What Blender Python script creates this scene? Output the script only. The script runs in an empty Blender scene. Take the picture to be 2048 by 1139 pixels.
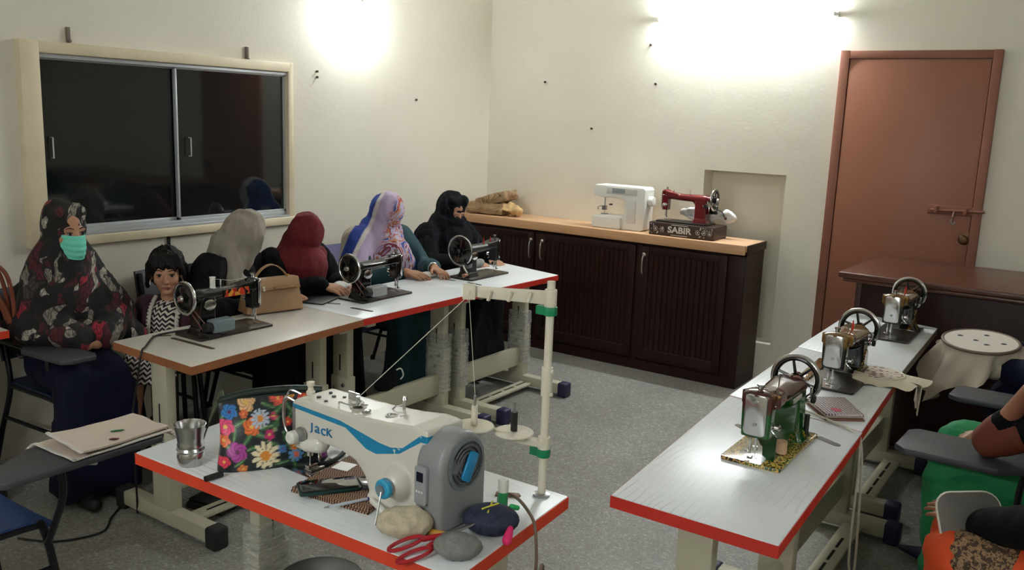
import bpy, bmesh, math, random
from mathutils import Vector, Matrix, noise, Quaternion
random.seed(7)
SC = bpy.context.scene
COL = SC.collection
# ---------------------------------------------------------------- camera, world, exposure
cam_d = bpy.data.cameras.new('camera')
cam = bpy.data.objects.new('camera', cam_d); COL.objects.link(cam)
def _cam():
    yaw, pit, rol = math.radians(34.1345), math.radians(10.8337), math.radians(2.2264)
    cy, sy, cp, sp = math.cos(yaw), math.sin(yaw), math.cos(pit), math.sin(pit)
    F = Vector((-sy*cp, cy*cp, -sp)); R0 = Vector((cy, sy, 0)); U0 = R0.cross(F)
    cr, sr = math.cos(rol), math.sin(rol)
    R = R0*cr + U0*sr; U = -R0*sr + U0*cr
    m = Matrix((R, U, -F)).transposed().to_4x4(); m.translation = (0, 0, 1.72)
    cam.matrix_world = m
_cam()
cam_d.sensor_width = 36; cam_d.lens = 1774.64/2048*36; cam_d.clip_start = .05
SC.camera = cam
W = bpy.data.worlds.new('night'); SC.world = W; W.use_nodes = True
W.node_tree.nodes['Background'].inputs[0].default_value = (.010, .012, .016, 1)
W.node_tree.nodes['Background'].inputs[1].default_value = 1
SC.view_settings.view_transform = 'Standard'; SC.view_settings.look = 'None'
SC.view_settings.gamma = 1; SC.view_settings.use_curve_mapping = False
SC.view_settings.exposure = 0.82
TUBE_BACK, BULB_LEFT, FILL_FRONT, FILL_RIGHT = 150, 95, 150, 45
LIGHT_COL = (.90, .96, 1.0)

# ---------------------------------------------------------------- helpers
def V(*a): return Vector(a[0] if len(a) == 1 else a)
def s2l(c):
    return tuple(((x/255)/12.92 if x/255 <= .04045 else ((x/255+.055)/1.055)**2.4) for x in c)
def frame(d):
    d = V(d).normalized(); a = V(0, 0, 1) if abs(d.z) < .9 else V(1, 0, 0)
    u = d.cross(a).normalized(); w = d.cross(u).normalized(); return u, w, d
class MB:
    def __init__(s): s.v = []; s.f = []
    def add(s, vs, fs, mat=None):
        o = len(s.v); s.v += [mat @ V(v) for v in vs] if mat else [V(v) for v in vs]
        s.f += [tuple(i+o for i in f) for f in fs]; return s
    def box(s, x0, x1, y0, y1, z0, z1, mat=None):
        vs = [(x, y, z) for x in (x0, x1) for y in (y0, y1) for z in (z0, z1)]
        return s.add(vs, [(0,1,3,2),(4,6,7,5),(0,4,5,1),(2,3,7,6),(0,2,6,4),(1,5,7,3)], mat)
    def cbox(s, c, size, mat=None):
        m = Matrix.Translation(c) @ (mat or Matrix()); a, b, d = (x/2 for x in size)
        return s.box(-a, a, -b, b, -d, d, m)
    def frus(s, c0, s0, c1, s1, ax='z'):
        def q(c, e):
            c = V(c); a, b = e[0]/2, e[1]/2
            o = {'z': [(a,b,0),(-a,b,0),(-a,-b,0),(a,-b,0)], 'x': [(0,a,b),(0,-a,b),(0,-a,-b),(0,a,-b)], 'y': [(a,0,b),(-a,0,b),(-a,0,-b),(a,0,-b)]}[ax]
            return [c+V(p) for p in o]
        return s.add(q(c0, s0)+q(c1, s1), [(0,1,2,3),(7,6,5,4)]+[(i,4+i,4+(i+1)%4,(i+1)%4) for i in range(4)])
    def cyl(s, p0, p1, r0, r1=None, n=16):
        p0, p1 = V(p0), V(p1); r1 = r0 if r1 is None else r1; u, w, d = frame(p1-p0); vs = []
        for p, r in ((p0, r0), (p1, r1)):
            vs += [p+(u*math.cos(2*math.pi*i/n)+w*math.sin(2*math.pi*i/n))*r for i in range(n)]
        return s.add(vs, [(i,(i+1)%n,n+(i+1)%n,n+i) for i in range(n)]+[tuple(range(n))[::-1], tuple(range(n,2*n))])
    def ell(s, c, r, rot=None, n=16, m=None):
        m = m or n//2; r = (r, r, r) if isinstance(r, (int, float)) else r
        M4 = Matrix.Translation(c) @ (rot.to_4x4() if rot else Matrix())
        vs = [(0, 0, r[2])]
        for j in range(1, m):
            t = math.pi*j/m
            vs += [(r[0]*math.sin(t)*math.cos(2*math.pi*i/n), r[1]*math.sin(t)*math.sin(2*math.pi*i/n), r[2]*math.cos(t)) for i in range(n)]
        vs.append((0, 0, -r[2])); L = len(vs)-1
        fs = [(0, 1+i, 1+(i+1)%n) for i in range(n)]
        for j in range(m-2):
            a = 1+j*n; fs += [(a+i, a+n+i, a+n+(i+1)%n, a+(i+1)%n) for i in range(n)]
        a = 1+(m-2)*n; fs += [(a+i, L, a+(i+1)%n) for i in range(n)]
        return s.add(vs, fs, M4)
    def cap(s, p0, p1, r0, r1=None, n=14):
        r1 = r0 if r1 is None else r1
        s.cyl(p0, p1, r0, r1, n); s.ell(p0, r0, None, n); return s.ell(p1, r1, None, n)
    def chain(s, pts, rs, n=12):
        for i in range(len(pts)-1): s.cap(pts[i], pts[i+1], rs[i] if isinstance(rs, (list, tuple)) else rs, rs[i+1] if isinstance(rs, (list, tuple)) else rs, n)
        return s
    def tube(s, pts, r, n=8, closed=False):
        P = [V(p) for p in pts]; N = len(P); vs = []; fs = []; pu = None
        for k in range(N):
            if closed: t = P[(k+1)%N]-P[k-1]
            else: t = P[min(k+1, N-1)]-P[max(k-1, 0)]
            t.normalize()
            if pu is None: pu, _, _ = frame(t)
            u = (pu-t*pu.dot(t)).normalized(); w = t.cross(u); pu = u
            rr = r[k] if isinstance(r, (list, tuple)) else r
            vs += [P[k]+(u*math.cos(2*math.pi*i/n)+w*math.sin(2*math.pi*i/n))*rr for i in range(n)]
        for k in range(N if closed else N-1):
            a, b = k*n, ((k+1)%N)*n
            fs += [(a+i, a+(i+1)%n, b+(i+1)%n, b+i) for i in range(n)]
        if not closed: fs += [tuple(range(n))[::-1], tuple(range((N-1)*n, N*n))]
        return s.add(vs, fs)
    def torus(s, c, R, r, ax=(0,0,1), n=32, m=10, a0=0, a1=2*math.pi):
        u, w, d = frame(ax); full = abs(a1-a0-2*math.pi) < 1e-4
        k = n if full else n+1
        return s.tube([V(c)+(u*math.cos(a0+(a1-a0)*i/n)+w*math.sin(a0+(a1-a0)*i/n))*R for i in range(k)], r, m, full)
    def lathe(s, prof, c=(0,0,0), ax=(0,0,1), n=32):
        u, w, d = frame(ax); c = V(c); vs = []; fs = []
        for r, z in prof: vs += [c+d*z+(u*math.cos(2*math.pi*i/n)+w*math.sin(2*math.pi*i/n))*max(r, 1e-5) for i in range(n)]
        for k in range(len(prof)-1):
            a, b = k*n, (k+1)*n; fs += [(a+i, a+(i+1)%n, b+(i+1)%n, b+i) for i in range(n)]
        return s.add(vs, fs+[tuple(range(n))[::-1], tuple(range((len(prof)-1)*n, len(prof)*n))])
    def prism(s, poly, h0, h1, ax='z', mat=None):
        n = len(poly)
        def p(a, b, h): return {'z': (a, b, h), 'y': (a, h, b), 'x': (h, a, b)}[ax]
        vs = [p(a, b, h0) for a, b in poly]+[p(a, b, h1) for a, b in poly]
        return s.add(vs, [(i,(i+1)%n,n+(i+1)%n,n+i) for i in range(n)]+[tuple(range(n))[::-1], tuple(range(n,2*n))], mat)
    def grid(s, fn, nu, nv, thick=0):
        P = [[V(fn(i/nu, j/nv)) for j in range(nv+1)] for i in range(nu+1)]
        vs = [P[i][j] for i in range(nu+1) for j in range(nv+1)]; w = nv+1
        fs = [(i*w+j, (i+1)*w+j, (i+1)*w+j+1, i*w+j+1) for i in range(nu) for j in range(nv)]
        if thick:
            nn = []
            for i in range(nu+1):
                for j in range(nv+1):
                    a = P[min(i+1,nu)][j]-P[max(i-1,0)][j]; b = P[i][min(j+1,nv)]-P[i][max(j-1,0)]
                    nn.append(a.cross(b).normalized())
            o = len(vs); vs = vs+[vs[k]-nn[k]*thick for k in range(o)]
            fs = fs+[tuple(k+o for k in f[::-1]) for f in fs]
            ring = [i*w for i in range(nu+1)]+[nu*w+j for j in range(1, nv+1)]+[i*w+nv for i in range(nu-1, -1, -1)]+[j for j in range(nv-1, 0, -1)]
            L = len(ring); fs = fs+[(ring[k], ring[k]+o, ring[(k+1)%L]+o, ring[(k+1)%L]) for k in range(L)]
        return s.add(vs, fs)
    def xf(s, mat): s.v = [mat @ v for v in s.v]; return s
    def mesh(s, name, bevel=0, seg=2, sharp=35, recalc=True):
        me = bpy.data.meshes.new(name); me.from_pydata([tuple(v) for v in s.v], [], s.f)
        if bevel or recalc:
            bm = bmesh.new(); bm.from_mesh(me)
            bmesh.ops.recalc_face_normals(bm, faces=bm.faces)
            if bevel:
                bm.normal_update()
                es = [e for e in bm.edges if len(e.link_faces) == 2 and e.calc_face_angle(0) > math.radians(30)]
                bmesh.ops.bevel(bm, geom=es, offset=bevel, segments=seg, profile=.5, affect='EDGES', clamp_overlap=True)
            bm.to_mesh(me); bm.free()
        for p in me.polygons: p.use_smooth = True
        me.set_sharp_from_angle(angle=math.radians(sharp))
        return me
    def build(s, name, mat, parent=None, bevel=0, seg=2, world=False, sharp=35):
        if world and parent is not None: s.xf(wmat(parent).inverted())
        return link(name, s.mesh(name, bevel, seg, sharp), mat, parent)
    def blob(s, name, mat, parent=None, voxel=.01, it=6, fac=.5, disp=None, world=False):
        if world and parent is not None: s.xf(wmat(parent).inverted())
        me = remesh(s, voxel, it, fac, disp); me.name = name
        return link(name, me, mat, parent)
def wmat(o):
    m = Matrix.LocRotScale(o.location, o.rotation_euler, o.scale)
    return wmat(o.parent) @ m if o.parent else m
def remesh(mb, voxel, it=6, fac=.5, disp=None):
    me = bpy.data.meshes.new('t'); me.from_pydata([tuple(v) for v in mb.v], [], mb.f)
    bm = bmesh.new(); bm.from_mesh(me); bmesh.ops.recalc_face_normals(bm, faces=bm.faces); bm.to_mesh(me); bm.free()
    o = bpy.data.objects.new('t', me); COL.objects.link(o)
    m = o.modifiers.new('r', 'REMESH'); m.mode = 'VOXEL'; m.voxel_size = voxel; m.adaptivity = 0
    if it:
        m = o.modifiers.new('s', 'SMOOTH'); m.iterations = it; m.factor = fac
    dg = bpy.context.evaluated_depsgraph_get()
    r = bpy.data.meshes.new_from_object(o.evaluated_get(dg), preserve_all_data_layers=False, depsgraph=dg)
    bpy.data.objects.remove(o); bpy.data.meshes.remove(me)
    if disp:
        ns = [v.normal.copy() for v in r.vertices]
        for v, n in zip(r.vertices, ns): v.co += n*disp(v.co, n)
    r.materials.clear()
    for p in r.polygons: p.use_smooth = True
    return r
def link(name, me, mat=None, parent=None):
    o = bpy.data.objects.new(name, me); COL.objects.link(o)
    if mat is not None:
        for m in (mat if isinstance(mat, (list, tuple)) else [mat]): me.materials.append(m)
    if parent is not None: o.parent = parent
    return o
def tag(o, label, cat, group=None):
    o['label'] = label; o['category'] = cat
    if group: o['group'] = group
    return o
def thing(name, label, cat, loc=(0,0,0), rz=0, group=None, rot=None):
    o = bpy.data.objects.new(name, None); COL.objects.link(o); o.empty_display_size = .1
    o.location = loc; o.rotation_euler = rot or (0, 0, rz)
    return tag(o, label, cat, group)
def struct(o): o['kind'] = 'structure'; return o
def copy_tree(o, parent=None):
    c = o.copy(); COL.objects.link(c); c.parent = parent
    for ch in list(o.children): copy_tree(ch, c)
    return c
def rrect(w, h, r, n=5, cx=0, cy=0):
    out = []
    for sx, sy, a in ((1,1,0),(-1,1,90),(-1,-1,180),(1,-1,270)):
        for i in range(n+1):
            t = math.radians(a+90*i/n); out.append((cx+sx*(w/2-r)+r*math.cos(t), cy+sy*(h/2-r)+r*math.sin(t)))
    return out
def circ(r, n=24, cx=0, cy=0): return [(cx+r*math.cos(2*math.pi*i/n), cy+r*math.sin(2*math.pi*i/n)) for i in range(n)]
def bez(pts, n=24):
    P = [V(p) for p in pts]; P = [P[0]]+P+[P[-1]]; out = []
    for k in range(1, len(P)-2):
        a, b, c, d = P[k-1:k+3]
        for i in range(n):
            t = i/n; out.append(.5*((2*b)+(c-a)*t+(2*a-5*b+4*c-d)*t*t+(3*b-a-3*c+d)*t**3))
    return out+[P[-2]]
def text(name, body, size, mat, parent, M4, depth=.0006, xs=1, off=0):
    cu = bpy.data.curves.new('t', 'FONT'); cu.body = body; cu.size = size; cu.extrude = depth; cu.align_x = 'CENTER'; cu.align_y = 'CENTER'; cu.resolution_u = 3; cu.offset = off
    o = bpy.data.objects.new('t', cu); COL.objects.link(o); dg = bpy.context.evaluated_depsgraph_get()
    me = bpy.data.meshes.new_from_object(o.evaluated_get(dg)); bpy.data.objects.remove(o)
    me.transform(M4 @ Matrix.Diagonal((xs, 1, 1, 1))); me.materials.clear()
    return link(name, me, mat, parent)
def axes(x, y, o=(0,0,0)):
    x = V(x).normalized(); y = V(y).normalized(); z = x.cross(y)
    m = Matrix((x, y, z)).transposed().to_4x4(); m.translation = o; return m
def fold(a=.008, k=(11, 11, 3), seed=0, a2=.003):
    def f(co, n):
        p = V(co.x*k[0]+seed, co.y*k[1], co.z*k[2])
        return a*noise.noise(p)+a2*noise.noise(p*3.1)
    return f

def ridge(a=.016, k=(14, 14, 4), seed=0, ax=(0, 0, 1)):
    q = V(ax).to_track_quat('Z', 'Y').inverted()
    def f(co, n):
        c = q @ co; w = noise.noise(co*4+V(seed, 0, 0))*.5
        p = V(c.x*k[0]+seed+w, c.y*k[1]+w, c.z*k[2])
        return a*(.30-1.1*abs(noise.noise(p)))+a*.35*(.3-abs(noise.noise(p*2.3)))
    return f
# ---------------------------------------------------------------- materials
class NT:
    def __init__(s, name):
        s.m = bpy.data.materials.new(name); s.m.use_nodes = True; s.t = s.m.node_tree; s.b = s.t.nodes['Principled BSDF']; s._c = None
    def n(s, typ, **k):
        x = s.t.nodes.new(typ)
        for a, b in k.items(): setattr(x, a, b)
        return x
    def l(s, a, b): s.t.links.new(a, b)
    def co(s):
        if not s._c: s._c = s.n('ShaderNodeTexCoord').outputs['Object']
        return s._c
    def map(s, scale=(1,1,1), rot=(0,0,0), loc=(0,0,0), v=None):
        m = s.n('ShaderNodeMapping'); s.l(v or s.co(), m.inputs[0]); m.inputs['Scale'].default_value = scale; m.inputs['Rotation'].default_value = rot; m.inputs['Location'].default_value = loc
        return m.outputs[0]
    def put(s, sock, x):
        if isinstance(x, bpy.types.NodeSocket): s.l(x, sock)
        elif isinstance(x, (tuple, list)) and len(x) == 3 and sock.type == 'RGBA': sock.default_value = (*x, 1)
        else: sock.default_value = x
    def math(s, op, a, b=0, c=None):
        x = s.n('ShaderNodeMath', operation=op); s.put(x.inputs[0], a); s.put(x.inputs[1], b)
        if c is not None: s.put(x.inputs[2], c)
        return x.outputs[0]
    def xyz(s, v=None):
        x = s.n('ShaderNodeSeparateXYZ'); s.l(v or s.co(), x.inputs[0]); return x.outputs
    def noise(s, scale=5, detail=3, rough=.5, v=None, out='Fac', dist=0):
        x = s.n('ShaderNodeTexNoise'); s.l(v or s.co(), x.inputs['Vector']); x.inputs['Scale'].default_value = scale; x.inputs['Detail'].default_value = detail; x.inputs['Roughness'].default_value = rough; x.inputs['Distortion'].default_value = dist
        return x.outputs[out]
    def vor(s, scale=10, v=None, out='Distance', feature='F1', rnd=1):
        x = s.n('ShaderNodeTexVoronoi', feature=feature); s.l(v or s.co(), x.inputs['Vector']); x.inputs['Scale'].default_value = scale; x.inputs['Randomness'].default_value = rnd
        return x.outputs[out]
    def ramp(s, f, stops, const=False):
        x = s.n('ShaderNodeValToRGB'); s.l(f, x.inputs[0]); r = x.color_ramp; r.interpolation = 'CONSTANT' if const else 'LINEAR'
        while len(r.elements) < len(stops): r.elements.new(.5)
        for e, (p, c) in zip(r.elements, stops):
            e.position = p; e.color = (*s2l(c), 1) if isinstance(c, tuple) else (c, c, c, 1)
        return x.outputs[0]
    def mix(s, f, a, b, mode='MIX'):
        x = s.n('ShaderNodeMix', data_type='RGBA', blend_type=mode); s.put(x.inputs[0], f); s.put(x.inputs[6], a); s.put(x.inputs[7], b)
        return x.outputs[2]
    def col(s, x): s.put(s.b.inputs['Base Color'], x); return s
    def set(s, rough=None, metal=None, spec=None, coat=None, sheen=None, trans=None, alpha=None, ior=None):
        for k, v in (('Roughness', rough), ('Metallic', metal), ('Specular IOR Level', spec), ('Coat Weight', coat), ('Sheen Weight', sheen), ('Transmission Weight', trans), ('Alpha', alpha), ('IOR', ior)):
            if v is not None: s.put(s.b.inputs[k], v)
        return s
    def bump(s, h, strength=.3, dist=.002):
        x = s.n('ShaderNodeBump'); x.inputs['Strength'].default_value = strength; x.inputs['Distance'].default_value = dist; s.l(h, x.inputs['Height']); s.l(x.outputs[0], s.b.inputs['Normal']); return s
MATS = {}
def mat(name, c=(200,200,200), rough=.5, metal=0, var=.0, vs=8, bump=0, bs=60, bd=.002, spec=None, coat=None, sheen=None):
    if name in MATS: return MATS[name]
    N = NT(name); base = s2l(c)
    if var:
        f = N.noise(vs, 4, .6); a = tuple(x*(1-var) for x in base); b = tuple(min(1, x*(1+var)) for x in base)
        N.col(N.mix(f, a, b))
    else: N.col(base)
    N.set(rough, metal, spec, coat, sheen)
    if bump: N.bump(N.noise(bs, 4, .6), bump, bd)
    MATS[name] = N.m; return N.m
def emis(name, c, st):
    N = NT(name); N.b.inputs['Emission Color'].default_value = (*c, 1); N.b.inputs['Emission Strength'].default_value = st; N.col((.8,.8,.8)); MATS[name] = N.m; return N.m
def vcol(name, rough=.6, coat=0):
    N = NT(name); a = N.n('ShaderNodeVertexColor'); a.layer_name = 'Col'; N.col(a.outputs[0]); N.set(rough, coat=coat); return N.m

def m_wall(name, c):
    N = NT(name); p = N.noise(.9, 5, .6); q = N.noise(5, 5, .65); b = s2l(c)
    c1 = N.mix(N.ramp(p, [(.35, 0.), (.7, 1.)]), b, tuple(x*y for x, y in zip(b, (.93, .93, .90))))
    c2 = N.mix(N.ramp(q, [(.62, 0.), (.8, .5)]), c1, tuple(x*y for x, y in zip(b, (.82, .81, .74))))
    N.col(c2).set(.62, spec=.35); h = N.math('ADD', N.math('MULTIPLY', N.noise(2.2, 5, .55, dist=.6), 3.), N.noise(40, 3)); N.bump(h, .10, .008); return N.m
WALL_M = m_wall('cream_plaster', (231, 225, 210))
CEIL_M = m_wall('white_ceiling', (230, 228, 220))
def m_floor():
    N = NT('grey_terrazzo'); a = N.vor(95, out='Color'); b = N.vor(240, out='Color')
    g = N.ramp(N.xyz(a)[0], [(0, (134,132,126)), (.5, (156,154,147)), (.8, (166,164,157)), (.93, (196,194,188))], True)
    g2 = N.ramp(N.xyz(b)[1], [(0, (116,115,110)), (.3, (154,152,146)), (.85, (168,166,160)), (.95, (200,198,192))], True)
    c = N.mix(.5, g, g2); st = N.ramp(N.noise(1.3, 5, .6), [(.3, .78), (.65, 1.)])
    N.col(N.mix(1., c, st, 'MULTIPLY')).set(N.ramp(N.noise(2, 4), [(.3, .38), (.7, .6)])); N.bump(N.noise(60, 3), .12, .002); return N.m
FLOOR_M = m_floor()
def m_wood(name, c, c2, scale=(1.2, 30, 30), rough=.45, var=.6, coat=0, spec=.5):
    N = NT(name); v = N.map(scale); f = N.noise(3, 5, .65, v, dist=.8)
    N.col(N.mix(N.ramp(f, [(.3, 0.), (.7, 1.)]), s2l(c), s2l(c2))).set(rough, coat=coat, spec=spec); N.bump(f, .08, .002); return N.m
def m_laminate(name, long='y'):
    N = NT(name); w = N.n('ShaderNodeTexWave', wave_type='BANDS', bands_direction='X' if long == 'y' else 'Y'); N.l(N.map((1, .35, 1) if long == 'y' else (.35, 1, 1)), w.inputs['Vector'])
    for k, v in (('Scale', 14), ('Distortion', 11), ('Detail', 2), ('Detail Scale', .55), ('Detail Roughness', .5)): w.inputs[k].default_value = v
    ln = N.ramp(w.outputs['Fac'], [(0, 1.), (.03, .6), (.07, 0.)]); ln = N.math('MULTIPLY', ln, N.ramp(N.noise(2.3, 3), [(.45, 0.), (.65, .55)]))
    c = N.mix(ln, s2l((234, 238, 241)), s2l((130, 140, 142))); d = N.ramp(N.noise(9, 5, .7), [(.3, .95), (.65, 1.)])
    N.col(N.mix(1., c, d, 'MULTIPLY')).set(.33, spec=.55); return N.m
LAM_Y = m_laminate('white_laminate', 'y'); LAM_X = m_laminate('white_laminate_b', 'x')
LAM_D = mat('worn_laminate', (212, 206, 196), .35, var=.08, vs=6)
def m_worn(name, c, c2, th=.68, rough=.5):
    N = NT(name); f = N.ramp(N.noise(28, 5, .75), [(th, 0.), (th+.03, 1.)]); g = N.noise(6, 3)
    b = s2l(c); a = N.mix(g, tuple(x*.85 for x in b), tuple(min(1, x*1.15) for x in b))
    N.col(N.mix(f, a, s2l(c2))).set(rough); return N.m
RED_E = m_worn('red_edge', (196, 44, 30), (216, 180, 160), .72)
ORG_E = m_worn('orange_red_edge', (216, 66, 36), (190, 40, 26), .66)
BRN_E = m_worn('brown_edge', (150, 92, 54), (96, 58, 34), .68)
GREY_E = m_worn('grey_brown_edge', (112, 96, 82), (60, 48, 40), .7)
LEG_M = mat('beige_paint', (192, 187, 164), .45, var=.06, vs=5)
CHROME = mat('chrome', (205, 205, 205), .16, 1); STEEL = mat('steel', (176, 178, 180), .3, 1, var=.1)
BLK = mat('black_plastic', (22, 22, 24), .42); BLKG = mat('black_gloss', (10, 10, 11), .12, coat=.6)
RUB = mat('rubber', (24, 23, 24), .75); PURP = mat('purple_cap', (42, 36, 74), .5)
WHT = mat('white_plastic', (232, 230, 222), .35); CREAM = mat('cream_plastic', (226, 219, 200), .4)
GREEN = mat('green_clamp', (10, 128, 84), .4); THR = mat('thread', (214, 208, 192), .8)
GREYP = mat('grey_plastic', (118, 126, 130), .45, var=.05); DKW = m_wood('dark_wood', (30, 13, 10), (46, 22, 17), (30, 30, 1.2), .45, spec=.22)
DKWX = m_wood('dark_wood_top', (66, 36, 26), (96, 56, 40), (1.2, 24, 24), .3)
# ================================================================ the room
XL, YB, XR, YF, ZC = -4.25, 5.85, 2.3, -1.7, 3.15
f = struct(MB().box(XL-.2, XR+.2, YF-.2, YB+.3, -.1, 0).build('floor', FLOOR_M))
f['label'] = 'grey speckled terrazzo floor'
struct(MB().box(XL-.2, XR+.2, YF-.2, YB+.3, ZC, ZC+.1).build('ceiling', CEIL_M))
NX0, NX1, NZ0, NZ1 = -2.395, -1.826, .25, 1.40
w = MB().box(XL-.2, NX0, YB, YB+.3, 0, ZC).box(NX1, XR+.2, YB, YB+.3, 0, ZC).box(NX0, NX1, YB, YB+.3, NZ1, ZC).box(NX0, NX1, YB, YB+.3, 0, NZ0).box(NX0, NX1, YB+.16, YB+.3, NZ0, NZ1)
wb = struct(w.build('wall_back', WALL_M)); wb['label'] = 'cream plastered wall with a shallow recessed niche behind the cabinet'
WY0, WY1, WZ0, WZ1 = 2.168, 3.766, 1.022, 1.955
w = MB().box(XL-.2, XL, YF-.2, WY0, 0, ZC).box(XL-.2, XL, WY1, YB, 0, ZC).box(XL-.2, XL, WY0, WY1, 0, WZ0).box(XL-.2, XL, WY0, WY1, WZ1, ZC)
wl = struct(w.build('wall_left', WALL_M))
struct(MB().box(XR, XR+.2, YF-.2, YB, 0, ZC).build('wall_right', WALL_M))
struct(MB().box(XL, XR, YF-.2, YF, 0, ZC).build('wall_front', WALL_M))
NAIL = mat('rusty_nail', (66, 50, 40), .7)
for x, z in ((-2.865, 2.239), (-3.73, 1.975), (-2.807, 1.972), (-3.303, 1.643)):
    MB().cyl((x, YB+.01, z), (x, YB-.012, z), .006, .009, 8).build('nail', NAIL, wb)
for y, z in ((3.998, 1.94), (3.998, 1.905), (4.95, 1.80)):
    MB().cyl((XL-.01, y, z), (XL+.012, y, z), .005, .008, 8).build('nail', NAIL, wl)
for y, z0, z1 in ((2.4, 1.985, 2.05), (3.455, 1.972, 2.045)):
    MB().box(XL, XL+.018, y-.009, y+.009, z0, z1).cyl((XL, y, z0), (XL+.03, y, z0), .009, None, 8).build('hook', mat('peg', (120, 108, 96), .6, var=.3, vs=30), wl, .003)
MB().box(XL, XL+.012, 2.9, 2.914, .70, 1.02).build('conduit', BLK, wl)
# --- window
FR = m_worn('cream_frame', (226, 212, 182), (140, 112, 86), .7)
ALU = mat('aluminium', (186, 190, 192), .4, .25)
win = struct(thing('window_1', '', '', (XL, (WY0+WY1)/2, WZ0))); del win['label']; del win['category']
win['label'] = 'dark two pane sliding window in cream wooden frame at night'
p = .045
MB().box(XL-.12, XL+p, WY0-.02, WY0+.072, WZ0-.015, WZ1+.02).build('window_frame', FR, win, .006, world=True)
MB().box(XL-.12, XL+p*.6, WY1-.02, WY1+.02, WZ0+.027, WZ1+.022).build('window_frame', FR, win, .006, world=True)
MB().box(XL-.12, XL+p-.004, WY0+.07, WY1-.018, WZ1-.035, WZ1+.019).build('window_frame', FR, win, .006, world=True)
MB().box(XL-.12, XL+p*.8, WY0+.07, WY1+.024, WZ0-.02, WZ0+.028).build('window_sill', FR, win, .006, world=True)
MB().box(XL-.06, XL+.03, WY0+.07, WY1-.02, WZ0+.028, WZ0+.04).box(XL-.06, XL-.035, WY0+.07, WY1-.02, WZ0+.04, WZ0+.055).box(XL-.012, XL+.002, WY0+.07, WY1-.02, WZ0+.04, WZ0+.06).build('sliding_track', ALU, win, .001, world=True)
MB().box(XL-.06, XL+.012, WY0+.07, WY1-.02, WZ1-.055, WZ1-.035).build('sliding_track', ALU, win, .001, world=True)
N = NT('night_glass'); N.col((.008, .011, .012)).set(.05, spec=.75); GLASSN = N.m
def sash(y0, y1, x, fl, fr):
    z0, z1 = WZ0+.045, WZ1-.05
    s_ = MB().box(x-.012, x+.012, y0, y1, z0, z0+.03).box(x-.012, x+.012, y0, y0+fl, z0, z1).box(x-.012, x+.012, y1-fr, y1, z0, z1).box(x-.012, x+.012, y0, y1, z1-.012, z1).build('sash', ALU, win, .002, world=True)
    MB().box(x-.004, x+.004, y0+.004, y1-.004, z0+.01, z1-.005).build('pane', GLASSN, s_, world=True)
    return s_
s1 = sash(WY0+.07, 3.03, XL-.042, .012, .02); s2 = sash(2.985, WY1-.02, XL-.016, .012, .014)
for s_, y, x in ((s1, 2.31, XL-.033), (s2, 3.06, XL-.004)):
    MB().tube([(x, y, 1.43), (x+.02, y, 1.43), (x+.02, y, 1.53), (x, y, 1.53)], .0035, 8).build('handle', ALU, s_, world=True)
# --- door
DOORM = NT('brown_door_paint'); q = DOORM.noise(1.6, 4, .6)
DOORM.col(DOORM.mix(q, s2l((136, 82, 58)), s2l((148, 96, 74)))).set(.42); DOORM.bump(DOORM.noise(9, 3), .1, .004); DOORM = DOORM.m
FRM = m_worn('brown_frame_paint', (132, 80, 60), (196, 180, 165), .78)
DX0, DX1, DZ = -1.551, -.656, 2.19
dr = struct(thing('door_1', '', '', ((DX0+DX1)/2, YB, 0))); del dr['category']; dr['label'] = 'closed brown painted door with bolt and round knob'
for a in ((DX0, DX0+.055, 0, DZ), (DX1-.05, DX1, 0, DZ), (DX0+.054, DX1-.049, DZ-.05, DZ-.002)):
    MB().box(a[0], a[1], YB-.03, YB+.01, a[2], a[3]).build('door_frame', FRM, dr, .004, world=True)
MB().box(DX0+.058, DX1-.053, YB-.022, YB+.01, .01, DZ-.054).build('door_panel', DOORM, dr, .003, world=True)
b = MB().cyl((-.93, YB-.04, 1.258), (-.64, YB-.04, 1.268), .008).cyl((-.80, YB-.04, 1.262), (-.80, YB-.065, 1.225), .006).build('bolt', FRM, dr, world=True)
MB().box(-.95, -.70, YB-.03, YB-.02, 1.235, 1.29).build('bolt_plate', FRM, b, .003, world=True)
for x in (-.90, -.74): MB().box(x-.01, x+.01, YB-.053, YB-.02, 1.24, 1.285).build('staple', FRM, b, .003, world=True)
MB().tube([(-.80, YB-.06, 1.23), (-.81, YB-.06, 1.20), (-.795, YB-.06, 1.18), (-.785, YB-.06, 1.20)], .004, 6).build('hasp', STEEL, b, world=True)
BRASS = mat('dark_brass', (88, 66, 44), .35, .9)
kn = MB().lathe([(.034, 0), (.034, .006), (.012, .01), (.011, .028), (.024, .036), (.028, .05), (.02, .062), (.0, .064)], (-.73, YB-.02, 1.10), (0, -1, 0), 24).build('knob', BRASS, dr, world=True)
MB().box(-.765, -.69, YB-.026, YB-.02, 1.06, 1.14).build('knob_plate', FRM, kn, world=True)
# --- lamps of the room, plus added fill tubes out of view
def tube_light(label, loc, rz, L, st, fixture=True):
    r = thing('tube_light', label, 'light', loc, rz, 'wall tube lights')   # local: tube along X, wall behind at +Y
    MB().box(-L/2-.03, L/2+.03, -.018, .0, .008, .042).build('batten', WHT, r, .006)
    for sx in (-1, 1): MB().box(sx*(L/2+.006)-.006, sx*(L/2+.006)+.006, -.056, -.016, .013, .037).build('end_cap', WHT, r, .004)
    MB().cyl((-L/2, -.045, .025), (L/2, -.045, .025), .0145, None, 20).build('tube', emis('tube_glow', LIGHT_COL, st), r)
    return r
tube_light('long glowing white tube light on the back wall left of the door', (-2.205, YB, 2.385), 0, 1.17, TUBE_BACK)
tube_light('unseen fill tube light added on the wall behind the photographer', (-1.2, YF, 2.4), math.pi, 1.17, FILL_FRONT)  # unseen lamp added as fill from behind the camera, lowers the contrast
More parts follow.
